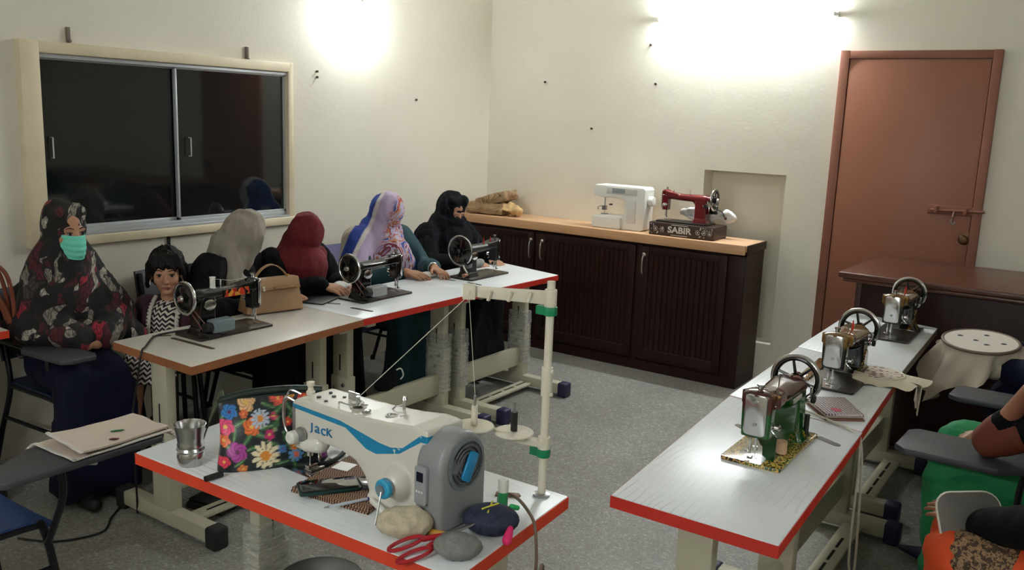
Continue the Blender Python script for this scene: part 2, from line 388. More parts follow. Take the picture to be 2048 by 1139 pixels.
tube_light('unseen fill tube light added on the right hand side wall', (XR, 1.6, 2.4), -math.pi/2, 1.17, FILL_RIGHT)  # unseen lamp added as weaker fill from the right
r = thing('wall_bulb', 'glowing white bulb on the left wall beside the window', 'light', (XL, 4.30, 2.30))
MB().lathe([(.045, 0), (.045, .02), (.022, .03), (.022, .06)], (0, 0, .10), (1, 0, 0), 20).build('holder', WHT, r)
MB().tube([(.05, 0, .10), (.085, 0, .105), (.10, 0, .09), (.10, 0, .06)], .013, 10).build('elbow', WHT, r)
MB().lathe([(.014, .07), (.016, .05), (.03, .03), (.042, -.005), (.045, -.03), (.036, -.06), (.018, -.076), (.0, -.08)], (.10, 0, 0), (0, 0, 1), 24).build('bulb', emis('bulb_glow', LIGHT_COL, BULB_LEFT), r)
# ================================================================ cabinet, worktop, desk
CX0, CX1, CY0, CZ = XL+.01, -1.925, 5.49, .915
DKW2 = m_wood('dark_wood_side', (50, 28, 23), (68, 40, 33), (30, 1.2, 30), .45, spec=.25)
cab = thing('cabinet', 'long dark brown low cabinet with ribbed doors along back wall', 'cabinet', ((CX0+CX1)/2, CY0+.17, 0))
MB().box(CX0, CX1, CY0+.025, YB-.005, 0, CZ).build('body', DKW2, cab, world=True)
MB().box(CX0, CX1, CY0+.005, CY0+.03, 0, .07).build('plinth', DKW, cab, world=True)
for x0, x1 in ((-4.235, -4.19), (-3.535, -3.485), (-2.70, -2.655), (-2.04, CX1)):
    MB().box(x0, x1, CY0+.004, CY0+.03, .07, CZ).build('stile', DKW, cab, .002, world=True)
MB().box(CX0, CX1, CY0+.004, CY0+.03, CZ-.035, CZ).build('rail', DKW, cab, .002, world=True)
HNDL = mat('nickel', (172, 166, 158), .3, .9)
def cab_door(x0, x1, hx):
    z0, z1 = .085, CZ-.04; st = .055
    d = MB().box(x0, x0+st, CY0-.008, CY0+.012, z0, z1).box(x1-st, x1, CY0-.008, CY0+.012, z0, z1).box(x0+st, x1-st, CY0-.008, CY0+.012, z0, z0+.075).box(x0+st, x1-st, CY0-.008, CY0+.012, z1-.05, z1).build('door', DKW, cab, .003, world=True)
    MB().box(x0+st-.004, x1-st+.004, CY0-.011, CY0-.004, z0+.070, z0+.078).build('moulding', DKW2, d, world=True)
    n = max(6, round((x1-x0-2*st)/.038)); wdt = (x1-x0-2*st)/n; sm = None
    for i in range(n):
        c = (x0+st+wdt*(i+.5), CY0+.002, z0+.075)
        if sm is None:
            hh = z1-.05-z0-.075
            sm = MB().prism([(-wdt/2, .01), (-wdt/2, -.001), (-wdt/2+.004, -.006), (wdt/2-.004, -.006), (wdt/2, -.001), (wdt/2, .01)], 0, hh, 'z').mesh('slat'); sm.materials.append(DKW)
        o = link('slat', sm, None, d); o.location = wmat(d).inverted() @ V(c)
    h = MB().tube(bez([(hx, CY0-.008, .68), (hx, CY0-.03, .70), (hx, CY0-.034, .75), (hx, CY0-.03, .80), (hx, CY0-.008, .815)], 5), .006, 8)
    h.lathe([(.012, 0), (.014, .006), (.004, .012)], (hx, CY0-.008, .818), (0, -1, 0), 12).build('handle', HNDL, d, world=True)
cab_door(-4.19, -3.535, -3.56); cab_door(-3.485, -2.70, -3.462); cab_door(-2.655, -2.04, -2.632)
TOPW = m_wood('light_worktop', (204, 160, 120), (222, 182, 144), (1., 26, 26), .45)
wt = thing('worktop', 'light wooden worktop with thick front lip along the dark cabinet', 'worktop', ((CX0+CX1)/2, CY0+.17, CZ))
MB().box(CX0, CX1+.005, CY0-.005, YB-.004, CZ, CZ+.04).build('board', TOPW, wt, .002, world=True)
MB().box(CX0, CX1+.0, CY0-.022, CY0-.004, CZ-.02, CZ+.042).build('front_lip', m_wood('lip_wood', (196, 148, 104), (212, 168, 126), (1., 26, 26), .4), wt, .003, world=True)
MB().box(CX1-.0, CX1+.012, CY0+.0, YB-.004, CZ-.012, CZ+.041).build('end_strip', DKW2, wt, .002, world=True)
WT = CZ+.04
# desk before the door
dk = thing('desk', 'tall dark brown wooden desk standing in front of the door', 'desk', (-.2, 5.35, 0))
MB().prism([(-1.19, 4.86), (1.2, 4.86), (1.2, 5.70), (-1.05, 5.70), (-1.13, 5.66), (-1.17, 5.55)], .935, .965).build('desk_top', DKWX, dk, .008, 3, world=True)
MB().prism([(-1.17, 4.88), (1.18, 4.88), (1.18, 5.68), (-1.04, 5.68), (-1.15, 5.54)], .912, .934).build('moulding', DKWX, dk, .008, world=True)
MB().box(-1.09, 1.12, 4.93, 4.96, .05, .912).build('front_panel', DKW, dk, .002, world=True)
MB().box(-1.105, -1.075, 4.92, 5.62, 0, .912).build('side_panel', DKW2, dk, .002, world=True)
MB().box(1.10, 1.13, 4.92, 5.62, 0, .912).build('side_panel', DKW2, dk, .002, world=True)
# ================================================================ tables
TZ = .755
WRAP = NT('plastic_wrap'); WRAP.col((.72, .72, .68)).set(.18, spec=.8, alpha=WRAP.ramp(WRAP.noise(26, 4, .7, WRAP.map((1, 1, 4))), [(.3, .18), (.7, .5)])); WRAP.bump(WRAP.noise(30, 3, .6, WRAP.map((.5, .5, 5))), .9, .01); WRAP = WRAP.m
def leg_set(t, c, ax, y0, y1, capm, wrap=False, ztop=TZ-.035):
    """T shaped stand end; c = (x, y) of column; ax 'x': foot runs along x from y0..y1"""
    x, y = c
    def B(m, a0, a1, b0, b1, z0, z1):
        return m.box(a0, a1, b0, b1, z0, z1) if ax == 'x' else m.box(b0, b1, a0, a1, z0, z1)
    p, q = (x, y) if ax == 'x' else (y, x)
    lg = B(MB(), p-.058, p+.058, q-.028, q+.028, .07, .42); B(lg, p-.05, p+.05, q-.022, q+.022, .40, ztop)
    lg = lg.build('leg', LEG_M, t, .005, world=True)
    B(MB(), max(y0, p-.19), min(y1, p+.19), q-.03, q+.03, ztop-.022, ztop-.001).build('bracket', LEG_M, lg, .003, world=True)
    B(MB(), y0, y1, q-.032, q+.032, .022, .085).build('foot', LEG_M, lg, .008, world=True)
    for e, s_ in ((y0, -1), (y1, 1)):
        B(MB(), min(e-s_*.045, e+s_*.02), max(e-s_*.045, e+s_*.02), q-.036, q+.036, 0, .09).build('rubber_foot', capm, lg, .012, 3, world=True)
    bo = MB().cyl((0, 0, 0), (0, 0, .008), .011, .009, 10).mesh('bolt'); bo.materials.append(STEEL)
    for da, dz in ((-.03, .36), (.03, .38), (.0, .31)):
        for s_ in (-1, 1):
            o = link('bolt', bo, None, lg)
            P = V(p+da, q+s_*.028, dz) if ax == 'x' else V(q+s_*.028, p+da, dz)
            o.location = wmat(lg).inverted() @ P
            o.rotation_euler = (-s_*math.pi/2, 0, 0) if ax == 'x' else (0, s_*math.pi/2, 0)
    B(MB(), p-.004, p+.004, q-.0235, q+.0235, .45, .53).build('height_slot', BLK, lg, world=True)
    if wrap:
        wv = MB()
        for i in range(13):
            z = .16+i*.026; e = .004+.003*random.random()
            B(wv, p-.062-e, p+.062+e, q-.032-e, q+.032+e, z, z+.03)
        wv.build('plastic_wrap', WRAP, lg, .008, world=True)
    return lg
def table(label, quad, edge, top, long, legs, capm=RUB, wraps=(0, 0), th=.034, foot=(.02, .02), slots=(), beam=True, pedal=True, legc=None):
    cx = sum(p[0] for p in quad)/4; cy = sum(p[1] for p in quad)/4
    t = thing('sewing_table', label, 'table', (cx, cy, 0), 0, 'sewing tables')
    MB().prism(quad, TZ-th, TZ, 'z').build('table_top', top, t, .004, 2, world=True)
    # edge strip: thin wall around the slab
    n = 4; ctr = V(cx, cy); band = MB(); o = []; i_ = []
    for k in range(n):
        a, b, c = V(quad[k-1]), V(quad[k]), V(quad[(k+1)%n])
        d1 = (b-a).normalized(); d2 = (c-b).normalized(); n1 = V(d1.y, -d1.x); n2 = V(d2.y, -d2.x)
        m = (n1+n2).normalized(); sc = 1/max(.3, m.dot(n1)); o.append(b+m*.0012*sc); i_.append(b-m*.002*sc)
    vs = [(p.x, p.y, z) for z in (TZ-th-.001, TZ-.003) for p in o]+[(p.x, p.y, z) for z in (TZ-th-.001, TZ-.003) for p in i_]
    fs = []
    for k in range(n):
        j = (k+1)%n; fs += [(k, j, 4+j, 4+k), (8+j, 8+k, 12+k, 12+j), (4+k, 4+j, 12+j, 12+k), (j, k, 8+k, 8+j)]
    band.add(vs, fs).build('edge_band', edge, t, world=True)
    xs = [p[0] for p in quad]; ys = [p[1] for p in quad]
    if long == 'y':
        c0 = legc if legc is not None else cx; f0, f1 = min(xs)+foot[0], max(xs)-foot[1]
        for y, wv in zip(legs, wraps): leg_set(t, (c0, y), 'x', f0, f1, capm, wv)
        if beam: MB().box(c0+.0, c0+.03, legs[0]+.02, legs[1]+.03, .15, .27).build('beam', LEG_M, t, .004, world=True)
        if pedal:
            bar = MB().box(c0+.05, c0+.13, legs[0]+.03, legs[1]-.03, .035, .05).build('pedal_bar', LEG_M, t, .003, world=True)
            for k in range(4): MB().box(c0+.085, c0+.096, legs[0]+.12+k*.13, legs[0]+.22+k*.13, .049, .051).build('slot', BLK, bar, world=True)
    else:
        c0 = legc if legc is not None else cy; f0, f1 = min(ys)+foot[0], max(ys)-foot[1]
        for x, wv in zip(legs, wraps): leg_set(t, (x, c0), 'y', f0, f1, capm, wv)
        MB().box(legs[0]+.02, legs[1]+.03, c0-.03, c0, .15, .27).build('beam', LEG_M, t, .004, world=True)
    for x0, y0, x1, y1, r_ in slots:
        a, b = V(x0, y0), V(x1, y1); d = (b-a).normalized(); nn = V(-d.y, d.x)*r_
        pts = []
        for c, s0 in ((b, -90), (a, 90)):
            for k in range(7):
                an = math.radians(s0+180*k/6); pts.append(tuple(c+d*r_*math.cos(an)+nn*math.sin(an)))
        MB().prism(pts, TZ-.004, TZ+.0012).build('belt_slot', mat('slot_brown', (70, 54, 42), .6), t, world=True)
    return t
# counter clockwise quads
A = table('sewing table with worn top and brown edge, nearest the masked woman', [(-2.765, 1.972), (-2.845, 2.965), (-3.335, 2.965), (-3.295, 1.985)], BRN_E, LAM_D, 'y', (2.05, 2.87), RUB, (0, 0), slots=((-3.165, 2.172, -2.915, 2.178, .010), (-3.25, 2.14, -3.215, 2.19, .008)), foot=(-.03, -.03))
B_ = table('red edged white sewing table in the middle of the left row', [(-2.848, 2.969), (-2.84, 3.87), (-3.385, 3.87), (-3.338, 2.969)], RED_E, LAM_Y, 'y', (3.05, 3.80), PURP, (0, 1), slots=((-3.05, 3.10, -2.93, 3.11, .010), (-3.22, 3.09, -3.16, 3.12, .008)), foot=(.03, -.12), legc=-3.06)
C_ = table('red edged white sewing table at the far end of the left row', [(-2.842, 3.874), (-2.815, 4.66), (-3.42, 4.80), (-3.388, 3.874)], RED_E, LAM_Y, 'y', (3.96, 4.62), PURP, (1, 1), slots=((-3.05, 4.05, -2.96, 4.04, .010), (-3.2, 4.03, -3.15, 4.04, .008)), foot=(.05, -.12), legc=-3.06)
J = table('red edged sewing table in the foreground holding the motorised white sewing machine', [(-2.17, 1.358), (-1.045, 1.376), (-1.075, 1.884), (-2.21, 1.884)], ORG_E, LAM_X, 'x', (-1.98, -1.16), RUB, (1, 0), legc=1.66)
R1 = table('red edged white sewing table on the right, nearest the camera', [(-.992, 1.963), (-.548, 1.963), (-.585, 2.92), (-1.066, 3.0)], RED_E, LAM_Y, 'y', (2.10, 2.86), PURP, slots=((-.925, 2.71, -.86, 2.67, .011), (-.68, 2.77, -.62, 2.74, .013)), foot=(.0, -.0))
R2 = table('white sewing table in the middle of the right row holding an embroidery hoop', [(-1.07, 3.008), (-.588, 2.928), (-.632, 3.79), (-1.092, 3.90)], RED_E, LAM_Y, 'y', (3.02, 3.83), PURP, slots=((-.985, 3.70, -.90, 3.60, .011), (-.70, 3.62, -.63, 3.58, .011)), foot=(.0, -.0))
R3 = table('white sewing table at the far end of the right row beside the dark desk', [(-1.096, 3.908), (-.636, 3.798), (-.665, 4.79), (-1.103, 4.88)], GREY_E, LAM_Y, 'y', (4.05, 4.74), PURP, slots=(), foot=(.0, -.0))
D_ = table('red edged sewing table cut off at the left edge of the photo', [(-3.79, 1.18), (-3.765, 1.805), (-4.23, 1.82), (-4.23, 1.18)], ORG_E, LAM_D, 'y', (1.28, 1.72), RUB, pedal=False)
# ================================================================ sewing machines
def m_decal(name, top, side, gold=(206, 160, 70), zsplit=None, gs=60, amt=.55, rough=.14):
    """japanned body: two lacquer colours split at a height, fine gilt scrollwork over it"""
    N = NT(name); x, y, z = N.xyz(); v = N.map((1, 1, 1)); d = N.noise(14, 2, .5, v, 'Color')
    mixv = N.n('ShaderNodeVectorMath', operation='MULTIPLY_ADD'); N.l(d, mixv.inputs[0]); mixv.inputs[1].default_value = (.03,)*3; N.l(v, mixv.inputs[2])
    w = N.vor(gs, mixv.outputs[0], feature='DISTANCE_TO_EDGE'); ln = N.ramp(w, [(.04, 1.), (.07, 0.)])
    zone = N.ramp(N.noise(11, 2), [(.56-amt*.2, 0.), (.6-amt*.2, 1.)])
    base = s2l(side)
    if zsplit is not None: base = N.mix(N.ramp(N.math('ADD', N.math('SUBTRACT', z, zsplit), .5), [(.49, 0.), (.51, 1.)]), s2l(side), s2l(top))
    N.col(N.mix(N.math('MULTIPLY', ln, zone), base, s2l(gold))).set(rough, coat=.5); return N.m
IRON = mat('black_japan', (12, 12, 13), .16, coat=.5)
IRON_D = mat('black_iron_worn', (22, 20, 20), .4, var=.3, vs=30)
GOLD = mat('gilt', (196, 148, 62), .35, .5); GILT_F = m_decal('gilt_filigree', (12,12,13), (14,12,12), zsplit=None, gs=75, amt=1.4)
BEDM = mat('worn_bed', (58, 52, 46), .32, .3, var=.3, vs=14); REDM = mat('red_lacquer', (112, 18, 22), .2, var=.1, coat=.4)
WALN = mat('dark_box_wood', (52, 34, 28), .4, var=.15, vs=20)
_body = {}
def machine_body():
    if 'c' in _body: return _body['c'].copy()
    b = MB()
    b.frus((.112, 0, .008), (.105, .095), (.112, 0, .045), (.085, .075)).frus((.112, 0, .04), (.082, .07), (.108, 0, .225), (.07, .062))
    b.cap((.13, 0, .215), (-.02, 0, .215), .036, .031).cap((-.02, 0, .215), (-.14, 0, .222), .031, .03)
    b.frus((-.05, 0, .225), (.06, .04), (-.14, 0, .235), (.072, .05), 'x')
    b.frus((-.15, 0, .098), (.042, .052), (-.15, 0, .262), (.05, .056)).ell((-.15, 0, .258), (.03, .029, .016))
    b.cyl((.13, 0, .215), (.178, 0, .215), .026).cap((.06, 0, .20), (.10, 0, .15), .022, .03)
    _body['c'] = remesh(b, .0035, 7, .5); return _body['c'].copy()
def mats_set(me, m):
    me.materials.clear(); me.materials.append(m); return me
def classic(label, loc, rz, body=IRON, bed=BEDM, wheelR=.066, motor=None, crank=False, pins=(), box=False, winder=True, face=CHROME, badge=None, spool=None, group='hand sewing machines', wheelm=IRON, web=False, ys=1., cat='sewing machine'):
    t = thing('sewing_machine', label, cat, loc, rz, group)
    bt = .013
    if box is False: MB().prism(rrect(.385, .178, .012), .0, bt).build('bed', bed, t, .002)
    else: MB().prism(rrect(.37, .17, .012), .0, bt).build('bed', bed, t, .002)
    link('arm', mats_set(machine_body(), body), None, t)
    fp = MB().prism(rrect(.05, .152, .012, cx=0, cy=.185), -.178, -.170, 'x').build('face_plate', face, t, .002)
    for z in (.235, .15): MB().cyl((-.181, 0, z), (-.176, 0, z), .005, None, 10).build('screw', STEEL, fp)
    MB().frus((-.174, .024, .19), (.008, .14), (-.160, .031, .19), (.012, .12), 'y').build('side_cover', face, t, .002)
    nb = MB().cyl((-.150, 0, .105), (-.150, 0, .052), .0045, None, 10).cyl((-.150, 0, .06), (-.150, 0, .046), .007, None, 10).cyl((-.150, 0, .05), (-.150, 0, .018), .0012, None, 6).build('needle_bar', CHROME, t)
    MB().cyl((-.150, .016, .107), (-.150, .016, .03), .0042, None, 10).box(-.158, -.142, .006, .022, .016, .02).box(-.154, -.146, -.008, .012, .0135, .016).cyl((-.150, .016, .036), (-.150, .03, .036), .004, None, 8).build('presser_foot', CHROME, t, .0008)
    MB().lathe([(.034, 0), (.034, .0012), (.0, .0014)], (-.148, 0, bt), n=28).box(-.19, -.148, -.032, .032, bt, bt+.0011).build('slide_plate', mat('plate_steel', (190, 190, 186), .22, 1), t)
    tn = MB().lathe([(.006, 0), (.015, .003), (.015, .007), (.008, .009), (.012, .011), (.012, .02), (.007, .023), (.0, .024)], (-.145, -.028, .145), (0, -1, 0), 18).build('tension_dial', CHROME, t)
    MB().tube(bez([(-.155, -.03, .14), (-.16, -.045, .12), (-.15, -.05, .108), (-.145, -.042, .11)], 5), .0018, 6).build('tension_spring', CHROME, tn)
    MB().tube(bez([(-.145, -.028, .22), (-.15, -.044, .228), (-.158, -.05, .226)], 4), .003, 6).build('take_up_lever', CHROME, t)
    MB().cyl((-.15, 0, .27), (-.15, 0, .288), .007, .0085, 10).cyl((-.15, 0, .288), (-.15, 0, .294), .011, None, 12).build('pressure_screw', CHROME, t)
    MB().box(-.105, -.095, -.004, .004, .248, .262).tube([(-.1, 0, .262), (-.1, .006, .27), (-.1, 0, .275)], .002, 6).build('thread_guide', CHROME, t)
    # hand wheel
    wx = .197; w = MB().torus((wx, 0, .215), wheelR, .0068, (1, 0, 0), 40, 10).build('hand_wheel', CHROME, t)
    MB().torus((wx, 0, .215), wheelR-.010, .007, (1, 0, 0), 36, 8).build('inner_rim', wheelm, w)
    MB().cyl((wx-.012, 0, .215), (wx+.018, 0, .215), .022, .02, 20).build('hub', wheelm, w)
    MB().cyl((wx+.018, 0, .215), (wx+.028, 0, .215), .014, .011, 16).build('clutch_knob', CHROME, w)
    for k in range(6):
        a = k*math.pi/3+.3; d = V(0, math.cos(a), math.sin(a))
        MB().cyl(V(wx, 0, .215)+d*.018, V(wx, 0, .215)+d*(wheelR-.012), .0055, .0045, 8).build('spoke', wheelm, w)
    if web: MB().cyl((wx-.004, 0, .215), (wx+.004, 0, .215), wheelR-.008, None, 36).build('wheel_web', IRON, w, .002)
    if winder:
        b = MB().box(.135, .19, -.052, -.04, .155, .168).cyl((.168, -.046, .17), (.168, -.046, .205), .004, None, 8).build('bobbin_winder', CHROME, t, .001)
        MB().cyl((.158, -.058, .16), (.158, -.05, .16), .015, None, 16).build('winder_wheel', RUB, b)
    MB().cyl((.02, -.0, .244), (.02, 0, .285), .0025, None, 8).build('spool_pin', CHROME, t)
    MB().cyl((.105, .034, .17), (.105, .044, .17), .031, .029, 24).build('cover_disc', CHROME, t, .002)
    if motor:
        mo = MB().box(.03, .135, .052, .108, .035, .1).build('motor', motor, t, .007, 3)
        MB().cyl((.135, .08, .066), (.165, .08, .066), .027, .024, 18).build('motor_end', BLK, mo, .003)
        MB().box(.10, .16, .03, .1, .012, .036).build('motor_bracket', BLK, mo, .003)
        MB().tube([(.163, .08, .09), (.19, .03, .17), (.192, .02, .2), (.192, -.02, .2), (.165, .07, .05)], .0025, 6).build('belt', mat('belt', (96, 52, 36), .6), mo)
    if crank:
        c = MB().box(.15, .205, .03, .06, .09, .16).build('crank_housing', wheelm, t, .006)
        MB().tube(bez([(.21, .045, .13), (.235, .06, .11), (.24, .09, .07)], 5), .006, 8).build('crank_arm', CHROME, c)
        MB().lathe([(.006, 0), (.012, .005), (.013, .035), (.006, .045)], (.24, .09, .06), (1, 0, -.1), 14).build('crank_knob', mat('wood_knob', (120, 70, 40), .4), c)
    for k, (x, y, m_) in enumerate(pins): MB().cyl((x, y, .24), (x, y, .29), .005, .002, 8).build('spool_pin', m_, t)
    if spool:
        MB().cyl(V(spool[0]), V(spool[0])+V(0, 0, .055), .0115, None, 16).cyl(V(spool[0])+V(0,0,-.002), V(spool[0])+V(0,0,.001), .014, None, 16).cyl(V(spool[0])+V(0,0,.054), V(spool[0])+V(0,0,.057), .014, None, 16).build('thread_spool', spool[1], t)
    def sq(o, f, dz):
        for ch in o.children:
            if dz: ch.data.transform(Matrix.Translation((0, 0, dz)))
            else: ch.data.transform(Matrix.Diagonal((1, 1, f, 1)))
            sq(ch, f, dz)
    ZS = .80
    for ch in t.children:
        if ch.name.startswith('hand_wheel'): ch.data.transform(Matrix.Translation((0, 0, -.215*(1-ZS)))); sq(ch, 1, -.215*(1-ZS))
        else:
            ch.data.transform(Matrix.Diagonal((1, 1, ZS, 1))); sq(ch, ZS, 0)
            if ys != 1 and ch.name.split('.')[0] in ('arm', 'face_plate', 'side_cover', 'cover_disc', 'tension_dial', 'bobbin_winder'):
                f_ = ys if ch.name.startswith('arm') else 1+(ys-1)*.5
                for q in [ch]+list(ch.children): q.data.transform(Matrix.Diagonal((1, f_, 1, 1)))
    return t
REDPIN = mat('red_pin', (196, 24, 30), .4)
a1 = classic('black sewing machine with gilt lettered arm and grey motor beside the tan handbag', (-3.12, 2.40, TZ), -math.pi/2, motor=mat('motor_blue_grey', (112, 126, 134), .45, var=.08), spool=((.06, 0, .247), WHT), wheelR=.066, web=True)
N = NT('red_gold_decal'); v = N.map((1, 0, 1)); w_ = N.vor(55, N.map((1, 0, .8)), out='Color'); x_ = N.xyz(w_)[0]
N.col(N.ramp(x_, [(0, (16, 14, 14)), (.3, (176, 44, 26)), (.55, (214, 150, 60)), (.72, (16, 14, 14)), (.85, (190, 60, 34))], True)).set(.3)
MB().box(-.11, .03, .029, .0335, .155, .187).build('gilt_lettering', N.m, a1)
MB().tube([V(.06, 0, .235), V(-.02, .02, .222), V(-.1, 0, .218), V(-.15, -.04, .185)], .0009, 5).build('thread', THR, a1)
bm_ = classic('black sewing machine with light grey motor in the middle of the left row', (-3.16, 3.39, TZ), -math.pi/2, motor=mat('motor_light_grey', (150, 152, 152), .45, var=.06), wheelR=.07, web=True)
cm_ = classic('worn black sewing machine with hand crank and two red pins, far end of left row', (-3.145, 4.28, TZ), -math.pi/2, body=IRON_D, crank=True, pins=((-.02, .01, REDPIN), (-.09, .01, REDPIN)), wheelR=.085, web=True)
GB1 = m_decal('green_brown_lacquer', (74, 34, 28), (26, 84, 30), zsplit=.157, gs=110, amt=-.35)
GB2 = m_decal('black_gold_lacquer', (120, 92, 50), (12, 11, 11), zsplit=.165, gs=120, amt=-.3)
GB3 = m_decal('brown_gold_lacquer', (110, 80, 46), (14, 12, 12), zsplit=.165, gs=120, amt=-.3)
N = NT('gilt_green_bed'); v = N.co(); x, y, z = N.xyz(); w_ = N.ramp(N.vor(85, feature='DISTANCE_TO_EDGE'), [(.08, 1.), (.14, 0.)])
zone = N.ramp(N.math('ABSOLUTE', y), [(.048, 0.), (.056, 1.)]); zx = N.ramp(N.math('ADD', N.math('MULTIPLY', x, -2.), .5), [(.76, 0.), (.8, 1.)])
N.col(N.mix(N.math('MULTIPLY', w_, N.math('MAXIMUM', zone, zx)), N.mix(N.ramp(N.math('ADD', y, .5), [(.5, 0.), (.52, 1.)]), s2l((24, 74, 28)), s2l((60, 30, 24))), s2l((206, 168, 84)))).set(.08, coat=.8); BEDG = N.m
r1 = classic('green and brown lacquered sewing machine with gilt bed on the nearest right table', (-.775, 2.585, TZ), math.pi/2, body=GB1, bed=BEDG, wheelR=.076, wheelm=BLKG, ys=1.6)
text('lettering', 'TEESMAR', .021, mat('silver_letters', (222, 218, 206), .35), r1, axes((1, 0, 0), (0, 0, 1), (.035, -.056, .157)), .0015)
text('lettering', 'TEESMAR', .021, MATS['silver_letters'], r1, axes((-1, 0, 0), (0, 0, 1), (.035, .056, .157)), .0015)
MB().cyl((-.06, -.05, .013), (-.06, -.05, .05), .016, None, 18).build('thread_reel', mat('reel_wood', (196, 160, 128), .6), r1)
MB().cyl((.13, -.065, .013), (.13, -.065, .085), .008, None, 14).build('spare_bobbin_pin', BLK, r1)
r2 = classic('black and gold sewing machine with red pin on the middle right table', (-.80, 3.50, TZ), math.pi/2, body=GB2, bed=BEDM, wheelR=.076, pins=((.04, -.01, REDPIN),), wheelm=BLKG, ys=1.6)
r3 = classic('black and gold sewing machine with red pin on the far right table', (-.80, 4.50, TZ), math.pi/2, body=GB3, bed=BEDM, wheelR=.076, pins=((.04, -.01, REDPIN),), wheelm=BLKG, ys=1.6)
for rr in (r2, r3):
    MB().prism([(.085, .04), (.14, .04), (.135, .096), (.12, .108), (.105, .10), (.09, .088)], -.058, -.05, 'y').build('gilt_crest', GILT_F, rr)
    MB().prism([(.085, .04), (.14, .04), (.135, .096), (.12, .108), (.105, .10), (.09, .088)], .05, .058, 'y').build('gilt_crest', GILT_F, rr)
# --- red machine on lettered wooden base
bx = thing('machine_base', 'dark wooden sewing machine base with white star pattern and bold white lettering', 'machine base', (-2.40, 5.645, WT))
MB().box(-.235, .235, -.115, .115, 0, .088).build('box', WALN, bx, .006)
text('lettering', 'SABIR', .058, mat('pearl_letters', (206, 204, 196), .4), bx, axes((1, 0, 0), (0, 0, 1), (-.01, -.1155, .044)), .001, 1.15, .0018)
st = MB()
for k in range(70):
    x = random.uniform(-.225, .225); z = random.uniform(.01, .078)
    if abs(x+.01) < .105: continue
    st.prism(circ(random.uniform(.002, .0045), 6, x, z), -.117, -.1148, 'y')
for x in (-.185, -.135, .12, .165, .205):
    for a in range(8): st.prism(circ(.003, 5, x+.014*math.cos(a*.785), .045+.014*math.sin(a*.785)), -.117, -.1148, 'y')
    st.prism(circ(.006, 8, x, .045), -.117, -.1148, 'y')
for x0, x1, z in ((-.12, .10, .010), (-.12, .10, .078)): st.box(x0+.05, x1-.05, -.1165, -.1148, z-.002, z+.002)
s_ = st.build('inlay', MATS['pearl_letters'], bx); s_['kind'] = 'stuff'
rm = classic('dark red sewing machine with hand crank on its lettered wooden base', (-2.42, 5.645, WT+.088), 0, body=REDM, bed=IRON_D, wheelR=.07, crank=True, box=True, group='machines on the worktop')
# --- white computerised machine
wm = thing('sewing_machine', 'white computerised sewing machine with small screen on the worktop', 'sewing machine', (-2.905, 5.66, WT), 0, 'machines on the worktop')
prof = [(-.205, .0), (.175, 0), (.195, .01), (.20, .29), (.185, .305), (-.19, .305), (-.205, .295), (-.205, .235), (-.195, .222), (-.10, .215), (-.075, .222), (.02, .214), (.045, .20), (.05, .12), (.03, .095), (-.19, .088), (-.205, .08)]
MB().prism(prof, -.075, .075, 'y').build('body', WHT, wm, .008, 3)
MB().box(-.10, .135, -.079, -.07, .245, .292).build('control_strip', mat('pale_panel', (206, 206, 200), .3), wm, .003)
MB().box(-.055, .045, -.081, -.07, .255, .286).build('screen', mat('lcd_grey', (150, 160, 164), .2), wm, .001)
MB().box(.065, .135, -.08, -.07, .05, .205).build('stitch_chart', mat('pale_card', (214, 212, 206), .5), wm, .004)
MB().box(-.20, .03, -.10, -.06, .0, .085).build('accessory_tray', WHT, wm, .01, 3)
MB().cyl((.2, 0, .21), (.235, 0, .21), .036, .032, 24).build('hand_wheel', WHT, wm, .004)
MB().cyl((-.15, 0, .23), (-.15, 0, .13), .005, None, 10).box(-.165, -.135, -.015, .01, .12, .15).cyl((-.15, 0, .13), (-.15, 0, .09), .002, None, 6).box(-.17, -.13, -.02, .02, .090, .096).tube([(-.165, -.02, .15), (-.19, -.03, .14), (-.185, -.03, .12)], .004, 6).build('needle_unit', STEEL, wm)
MB().cyl((-.07, -.08, .17), (-.045, -.088, .172), .006, None, 8).build('button_lever', BLK, wm)
# --- the white industrial machine
jk = thing('sewing_machine', 'white and blue motorised industrial sewing machine on the foreground table', 'sewing machine', (-1.735, 1.605, TZ), math.radians(-3), 'industrial machine')
def jprof(): return [(.0, .085), (.012, .07), (.05, .068), (.075, .10), (.12, .112), (.19, .110), (.245, .098), (.278, .07), (.295, .03), (.30, 0), (.49, 0), (.49, .235), (.44, .238), (.36, .226), (.25, .217), (.10, .212), (.02, .21), (.0, .195)]
def jmat():
    N = NT('white_blue_body'); x, y, z = N.xyz(); xn = N.math('MULTIPLY', x, 2.)
    lo = N.ramp(xn, [(0, .182), (.42, .176), (.57, .140), (.64, .136), (.80, .158), (.94, .205)]); up = N.ramp(xn, [(0, .1935), (.38, .190), (.66, .168), (.74, .166), (.82, .175), (.94, .222)])
    inb = N.math('MULTIPLY', N.math('GREATER_THAN', z, lo), N.math('LESS_THAN', z, up)); fr = N.math('LESS_THAN', y, -.03)
    ch = N.ramp(N.noise(38, 4, .7), [(.66, 1.), (.68, 0.)])
    N.col(N.mix(N.math('MULTIPLY', N.math('MULTIPLY', inb, fr), ch), N.mix(N.noise(7, 3), s2l((214, 208, 196)), s2l((226, 222, 212))), s2l((18, 132, 178)))).set(.32, coat=.2); return N.m
b = MB()
for (y0, y1, ins) in ((-.062, .066, 0),):
    b.prism(jprof(), y0, y1, 'y')
b.cap((.40, -.055, .085), (.40, -.066, .085), .046, .04).box(.30, .475, -.075, .07, 0, .03)
jb = b.blob('body', jmat(), jk, .004, 9, .5)
hp = MB()
